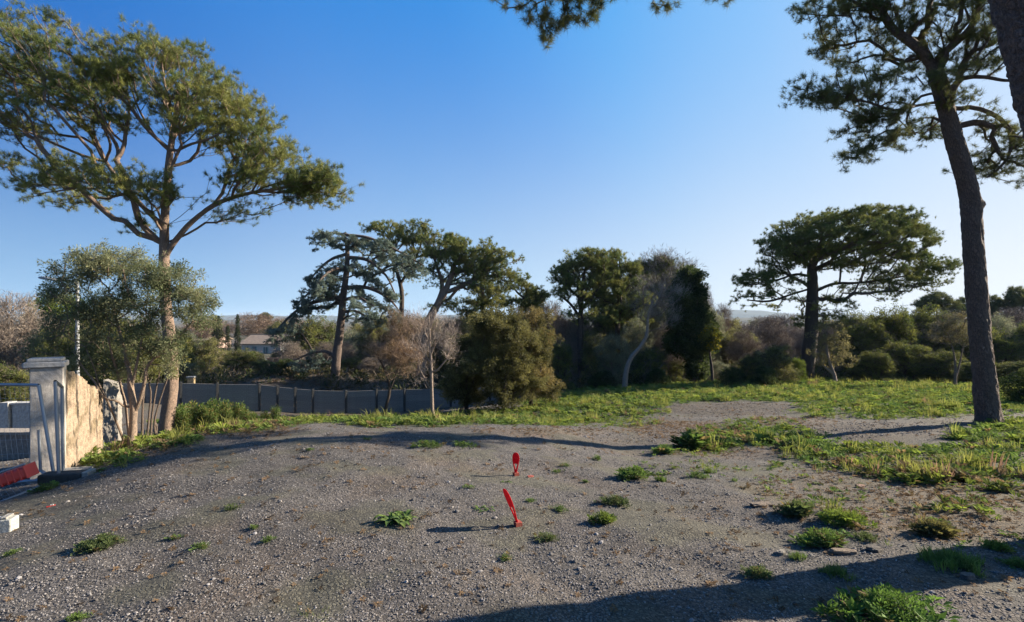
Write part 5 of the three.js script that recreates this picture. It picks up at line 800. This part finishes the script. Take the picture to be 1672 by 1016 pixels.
{ const p = standing(470, 58), o = thing('garden_wall', 'low terracotta garden wall in the sun beyond the fence', 'wall', p), t = at(470, 586, 58).y - p.y; part(o, 'wall_body', box(4.4, t, 0.25, 0, t / 2, 0, 0), M.orange); part(o, 'coping', box(4.5, 0.08, 0.4, 0, t + 0.041, 0, 0.02), M.tile); }

// ---------------------------------------------------------------- the two red survey markers
function marker(px, py, label, turn, lean, height) {
  const p = hit(px, py), o = thing('survey_marker', label, 'survey marker', p), s = new THREE.Shape(), h = height / 0.28;
  s.moveTo(-0.012, 0); s.lineTo(0.012, 0); s.bezierCurveTo(0.02, 0.06, 0.042, 0.13, 0.046, 0.19); s.bezierCurveTo(0.048, 0.25, 0.03, 0.28, 0, 0.28); s.bezierCurveTo(-0.03, 0.28, -0.048, 0.25, -0.046, 0.19); s.bezierCurveTo(-0.042, 0.13, -0.02, 0.06, -0.012, 0);
  const k = new THREE.Path(); k.moveTo(0, 0.05); k.lineTo(0.023, 0.125); k.bezierCurveTo(0.012, 0.135, -0.012, 0.135, -0.023, 0.125); k.lineTo(0, 0.05); s.holes.push(k);
  const g = new THREE.ExtrudeGeometry(s, { depth: 0.004, bevelEnabled: true, bevelSize: 0.0012, bevelThickness: 0.0012, bevelSegments: 2, curveSegments: 20 }), q = g.attributes.position;
  for (let i = 0; i < q.count; i++) { const y = q.getY(i); q.setZ(i, q.getZ(i) + 0.25 * y * y); }
  g.scale(h, h, h); g.computeVertexNormals();
  const blade = part(o, 'paddle', g, M.red); blade.position.y = 0.022; blade.rotation.set(0, turn, lean, 'ZYX');
  const peg = new THREE.BoxGeometry(0.05, 0.07, 0.05, 3, 3, 3), w = peg.attributes.position; for (let i = 0; i < w.count; i++) { const t = 1 + 0.12 * noise3(w.getX(i) * 60, w.getY(i) * 60, w.getZ(i) * 60); w.setXYZ(i, w.getX(i) * t * (w.getY(i) > 0 ? 1.1 : 0.85), w.getY(i) * t, w.getZ(i) * t); } peg.computeVertexNormals();
  const b = part(o, 'peg_head', peg, M.peg); b.position.y = 0; b.rotation.set(0.12, 0.5, -0.1);
  return o;
}
marker(845, 859, 'red plastic survey marker tilted sideways on an orange peg, nearly edge on', -1.08, 0.3, 0.3);
marker(842, 777, 'red plastic survey marker standing upright and face on in the gravel', -0.3, -0.03, 0.235);

// ---------------------------------------------------------------- tile shards and stones lying on the lot
for (const [px, py, w, d, h, turn, m, label, name] of [
  [1242, 826, 0.2, 0.09, 0.035, 0.2, M.oldTile, 'long brown tile shard lying on the gravel', 'tile_shard'], [1376, 903, 0.19, 0.07, 0.03, -0.1, plain(0.36, 0.27, 0.2, 0.9, 0.01), 'flat buff stone between the low green weeds', 'flat_stone'], [1428, 899, 0.1, 0.08, 0.035, 0.5, plain(0.2, 0.17, 0.15, 0.9, 0.01), 'dark flat stone beside the buff stone', 'flat_stone'], [655, 853, 0.07, 0.05, 0.016, 0.3, M.tile, 'orange tile chip in front of the large rosette weed', 'tile_shard'], [1405, 795, 0.1, 0.06, 0.03, 0.2, plain(0.5, 0.3, 0.22, 0.9, 0.01), 'pinkish brick fragment among the dry weeds', 'brick_fragment'], [1275, 905, 0.07, 0.05, 0.03, 0.8, plain(0.42, 0.38, 0.33, 0.9, 0.01), 'single pale stone on the gravel near the shadow', 'loose_stone'], [1580, 945, 0.09, 0.06, 0.04, 0.3, plain(0.24, 0.22, 0.2, 0.9, 0.01), 'grey stone lying in the trunk shadow', 'loose_stone'], [866, 779, 0.07, 0.04, 0.02, 0.6, M.peg, 'orange shard beside the upright red marker', 'tile_shard']]) {
  const p = hit(px, py), g = new THREE.IcosahedronGeometry(1, 2), q = g.attributes.position; for (let i = 0; i < q.count; i++) { const x = q.getX(i), y = q.getY(i), z = q.getZ(i), n = 1 + 0.25 * noise3(x * 1.3 + px, y * 1.3, z * 1.3), c = (v) => Math.sign(v) * Math.pow(Math.abs(v), 0.6); q.setXYZ(i, c(x) * n * w / 2, c(y) * n * h / 2, c(z) * n * d / 2); } g.computeVertexNormals();
  const o = new THREE.Mesh(g, m); o.name = numbered(name); o.position.set(p.x, p.y + h * 0.3, p.z); o.rotation.y = turn; scene.add(o); tag(o, label, name.includes('stone') ? 'stone' : 'shard');
}

// ---------------------------------------------------------------- weeds one can count on the gravel
const weedMat = leafy(1, 1, 1, 0.5, 0.9), leafTints = [[0.07, 0.125, 0.025], [0.1, 0.165, 0.03], [0.13, 0.19, 0.04]].map((c) => leafy(...c, 0.45, 0.75));
const strap = (() => { // one long leaf, arching along +z
  const b = new Builder(), row = []; for (let k = 0; k <= 5; k++) { const t = k / 5, w = 0.2 * Math.sin(Math.PI * (0.08 + 0.88 * Math.pow(t, 1.2))) , y = 0.42 * Math.sin(t * 2.5) - 0.1 * t, z = t; row.push([V(-w, y + 0.05 * w, z), V(0, y - 0.03, z), V(w, y + 0.05 * w, z)]); }
  for (let k = 0; k < 5; k++) for (let s = 0; s < 2; s++) { b.tri(row[k][s], row[k + 1][s], row[k][s + 1]); b.tri(row[k][s + 1], row[k + 1][s], row[k + 1][s + 1]); }
  return b.geometry();
})();
const weedR = rng(900);
function weed(px, py, wpx, hpx, type, label, tint) {
  const p = hit(px, py), Z = -p.z, w = wpx * Z / F * (wpx > 48 ? 0.92 : 1), h = hpx * Z / F * (type === 'herb' ? 0.6 : 0.8), R = weedR;
  const o = thing(type === 'rosette' ? 'rosette_weed' : type === 'grass' || type === 'sparse' ? 'grass_tuft' : 'leafy_weed', label ?? { rosette: 'small flat rosette weed on the open gravel', grass: 'thin tuft of bright grass on the gravel', herb: 'small leafy green weed growing through the gravel' }[type], type === 'grass' || type === 'sparse' ? 'grass' : 'weed', p, 0, label ? undefined : { rosette: 'rosette weeds on the gravel', grass: 'grass tufts on the gravel', herb: 'leafy weeds on the gravel' }[type]);
  const c0 = tint ?? [0.11, 0.17, 0.035];
  if (type === 'rosette') {
    const n = wpx > 60 ? 60 : 16;
    for (let k = 0; k < n; k++) { const m = part(o, 'leaf', strap, leafTints[Math.floor(R() * 3)]), l = w * (0.2 + 0.22 * R()); m.scale.set(l * 0.8, l * (0.4 + 1.0 * R()) * clamp(h / w * 2.4, 0.5, 1.4), l); m.rotation.y = k * 2.4 + R() * 0.8; m.position.set((R() - 0.5) * w * 0.55, 0, (R() - 0.5) * w * 0.4); }
    return;
  }
  const set = new Copies(), d = V(), q = V(), n = type === 'sparse' ? 26 : Math.round(clamp(wpx * hpx / 22, 6, 110)), shape = type === 'sparse' ? 'sprig' : type === 'grass' ? 'blade' : 'herb';
  for (let k = 0; k < n; k++) {
    const a = R() * 6.28, r = Math.pow(R(), 0.7) * (0.75 + 0.45 * noise2(Math.cos(a) * 1.3 + px, Math.sin(a) * 1.3 + py)); q.set(Math.cos(a) * r * w * 0.5, type === 'grass' || type === 'sparse' ? 0 : h * 0.78 * Math.pow(R(), 0.8) * (1 - 0.5 * r * r), Math.sin(a) * r * w * 0.4); d.set(q.x * 0.8 / w + (R() - 0.5) * 0.5, 1, q.z * 0.8 / w + (R() - 0.5) * 0.5).normalize();
    q.y += groundY(p.x + q.x, p.z + q.z) - p.y;
    const v = 0.65 + 0.7 * R(); set.add(q, d, R() * 6.28, type === 'sparse' ? h * (0.15 + 0.6 * R() * R()) : type === 'grass' ? h * (0.6 + 0.6 * R()) : Math.max(0.03, Math.min(w, h * 2) * (0.1 + 0.14 * R())), [c0[0] * v, c0[1] * v, c0[2] * v]);
  }
  set.mesh('foliage', SHAPE[shape], weedMat, o);
  if (type === 'herb') { // a skirt of broader leaves and a few sprigs that stand out
    const skirt = new Copies(), m = Math.round(clamp(wpx * hpx / 40, 6, 60)); for (let k = 0; k < m; k++) { const a = R() * 6.28, r = Math.sqrt(R()) * (0.8 + 0.5 * noise2(Math.cos(a) + px * 1.7, Math.sin(a) + py)); q.set(Math.cos(a) * r * w * 0.55, 0, Math.sin(a) * r * w * 0.42); q.y = groundY(p.x + q.x, p.z + q.z) - p.y; const v = 0.7 + 0.7 * R(), z = R() < 0.12; skirt.add(q, d.set((R() - 0.5) * 0.7, 1, (R() - 0.5) * 0.7).normalize(), R() * 6.28, Math.max(0.04, h * (0.5 + 0.9 * R() * (1 - 0.5 * r))), z ? [0.17 * v, 0.13 * v, 0.05 * v] : [c0[0] * v, c0[1] * v, c0[2] * v]); }
    skirt.mesh('skirt_leaves', SHAPE.weed, weedMat, o);
  }
  if (type === 'herb') { const b = new Builder(); for (let k = 0; k < 7; k++) { const a = R() * 6.28, r = w * 0.3 * R(); b.tube([V(Math.cos(a) * r * 0.3, -0.01, Math.sin(a) * r * 0.3), V(Math.cos(a) * r * 0.7, h * 0.4, Math.sin(a) * r * 0.7), V(Math.cos(a) * r, h * (0.6 + 0.3 * R()), Math.sin(a) * r)], [0.004, 0.003, 0.0015], 4); } part(o, 'stems', b.geometry(), leafTints[0], 'stuff'); }
}
const YEL = [0.14, 0.19, 0.03], DULL = [0.095, 0.125, 0.04], RED = [0.13, 0.12, 0.04];
for (const a of [
  [650, 850, 78, 30, 'rosette', 'large spreading weed with long strap leaves alone on the gravel'], [790, 833, 36, 13, 'rosette'], [826, 788, 20, 9, 'rosette'], [766, 797, 22, 6, 'herb'], [912, 834, 30, 14, 'herb'], [892, 882, 50, 16, 'herb', 'spreading low weed just beside the tilted red marker', DULL], [984, 853, 42, 30, 'herb', 'bright upright leafy weed on the gravel right of the tilted marker', YEL], [1001, 822, 60, 22, 'herb', 'dull green bushy weed behind the bright upright weed', DULL], [868, 820, 22, 9, 'herb'], [976, 752, 18, 15, 'herb'], [925, 761, 28, 8, 'herb'], [909, 771, 26, 7, 'herb'],
  [1034, 780, 52, 34, 'herb', 'knee high leafy weed with reddish stalks at the gravel edge'], [1080, 786, 30, 15, 'grass'], [1138, 780, 46, 16, 'herb', 'broad flat weed spreading on the gravel edge'], [1160, 773, 28, 12, 'grass'], [1200, 786, 12, 10, 'grass'], [955, 788, 12, 5, 'herb'], [825, 913, 32, 8, 'herb'], [162, 893, 78, 28, 'herb', 'untidy half dried weed on the gravel near the entrance', DULL], [330, 894, 36, 11, 'herb'], [436, 884, 26, 9, 'herb'], [380, 830, 36, 10, 'herb', undefined, DULL], [415, 863, 16, 6, 'herb'], [282, 881, 20, 7, 'herb'],
  [510, 1012, 100, 40, 'sparse', 'sparse thin grass sprigs rising from the bare gravel', [0.15, 0.18, 0.06]], [125, 1012, 34, 12, 'herb'], [695, 729, 60, 20, 'herb', 'low weed growing across the long trunk shadow'], [757, 729, 46, 16, 'herb', 'narrower weed beside the one in the long trunk shadow'], [1085, 740, 40, 26, 'herb', 'rounded green bush weed at the end of the trunk shadow'], [1130, 732, 42, 50, 'herb', 'tallest leafy weed at the edge of the field'], [1180, 730, 56, 26, 'herb', 'wide leafy weed next to the tallest weed'], [1302, 734, 76, 38, 'herb', 'large bushy weed beside the bare dirt patch'], [1240, 712, 50, 22, 'herb', 'yellowish weed clump behind the large bushy weed', YEL],
  [1298, 840, 56, 38, 'herb', 'upright dark weed at the back of the weed cluster', DULL], [1344, 888, 70, 40, 'herb', 'fresh leafy weed at the front of the weed cluster'], [1376, 854, 90, 34, 'herb', 'bright yellow green weed sprawling in the weed cluster', YEL], [1412, 880, 44, 18, 'herb', undefined, DULL], [1236, 940, 60, 22, 'herb', 'olive coloured mat weed before the trunk shadow', DULL], [1524, 876, 46, 52, 'herb', 'spindly weed with reddish leaves among dry litter', RED], [1562, 922, 110, 26, 'grass', 'long swathe of bright grass above the trunk shadow', [0.12, 0.19, 0.04]], [1628, 898, 54, 24, 'herb', 'leafy weed at the end of the bright grass swathe', YEL], [1668, 925, 60, 20, 'herb'], [1368, 938, 64, 16, 'grass', 'flattened grass tuft at the edge of the trunk shadow', [0.12, 0.18, 0.04]], [1306, 912, 34, 14, 'grass'],
  [1455, 1010, 190, 70, 'herb', 'big clover like weed patch half in the trunk shadow', [0.095, 0.165, 0.03]], [158, 772, 56, 20, 'rosette', 'broad leaved weed by the stone slab at the wall'], [75, 800, 36, 22, 'herb'], [20, 905, 30, 10, 'herb'], [600, 718, 18, 6, 'herb'], [505, 735, 16, 6, 'herb'], [1100, 765, 18, 8, 'herb', undefined, YEL],
]) weed(...a);
// a stand of tall weeds in front of the fence
{
  const R = rng(950);
  for (let k = 0; k < 34; k++) { const px = 285 + 180 * Math.pow(R(), 1.3), Z = 11.5 + 2.5 * R(), p = standing(px, Z), o = thing('tall_weed', 'tall leafy weed in the stand between the pine and the fence', 'weed', p, R() * 6, 'stand of tall weeds before the fence'), h = (0.35 + 0.4 * R()) * (px < 400 ? 1 : 0.6), set = new Copies(), b = new Builder();
    for (let s = 0; s < 4; s++) { const a = R() * 6.28, tip = V(Math.cos(a) * h * 0.2, h * (0.8 + 0.2 * R()), Math.sin(a) * h * 0.2), mid = tip.clone().multiplyScalar(0.5); b.tube([V(0, -0.03, 0), mid, tip], [0.006, 0.004, 0.002], 4); for (let i = 0; i < 12; i++) { const q = tip.clone().multiplyScalar(0.15 + 0.85 * R()), v = 0.7 + 0.6 * R(), c = R() < 0.25 ? [0.2, 0.16, 0.05] : [0.1, 0.15, 0.03]; set.add(q, V(R() - 0.5, 0.9, R() - 0.5).normalize(), R() * 6, h * 0.24, c.map((x) => x * v)); } }
    part(o, 'stems', b.geometry(), leafTints[0], 'stuff'); set.mesh('foliage', SHAPE.herb, weedMat, o); }
}

scene.traverse((o) => { if (o.isMesh) { o.castShadow = true; o.receiveShadow = true; } });
renderer.render(scene, camera);
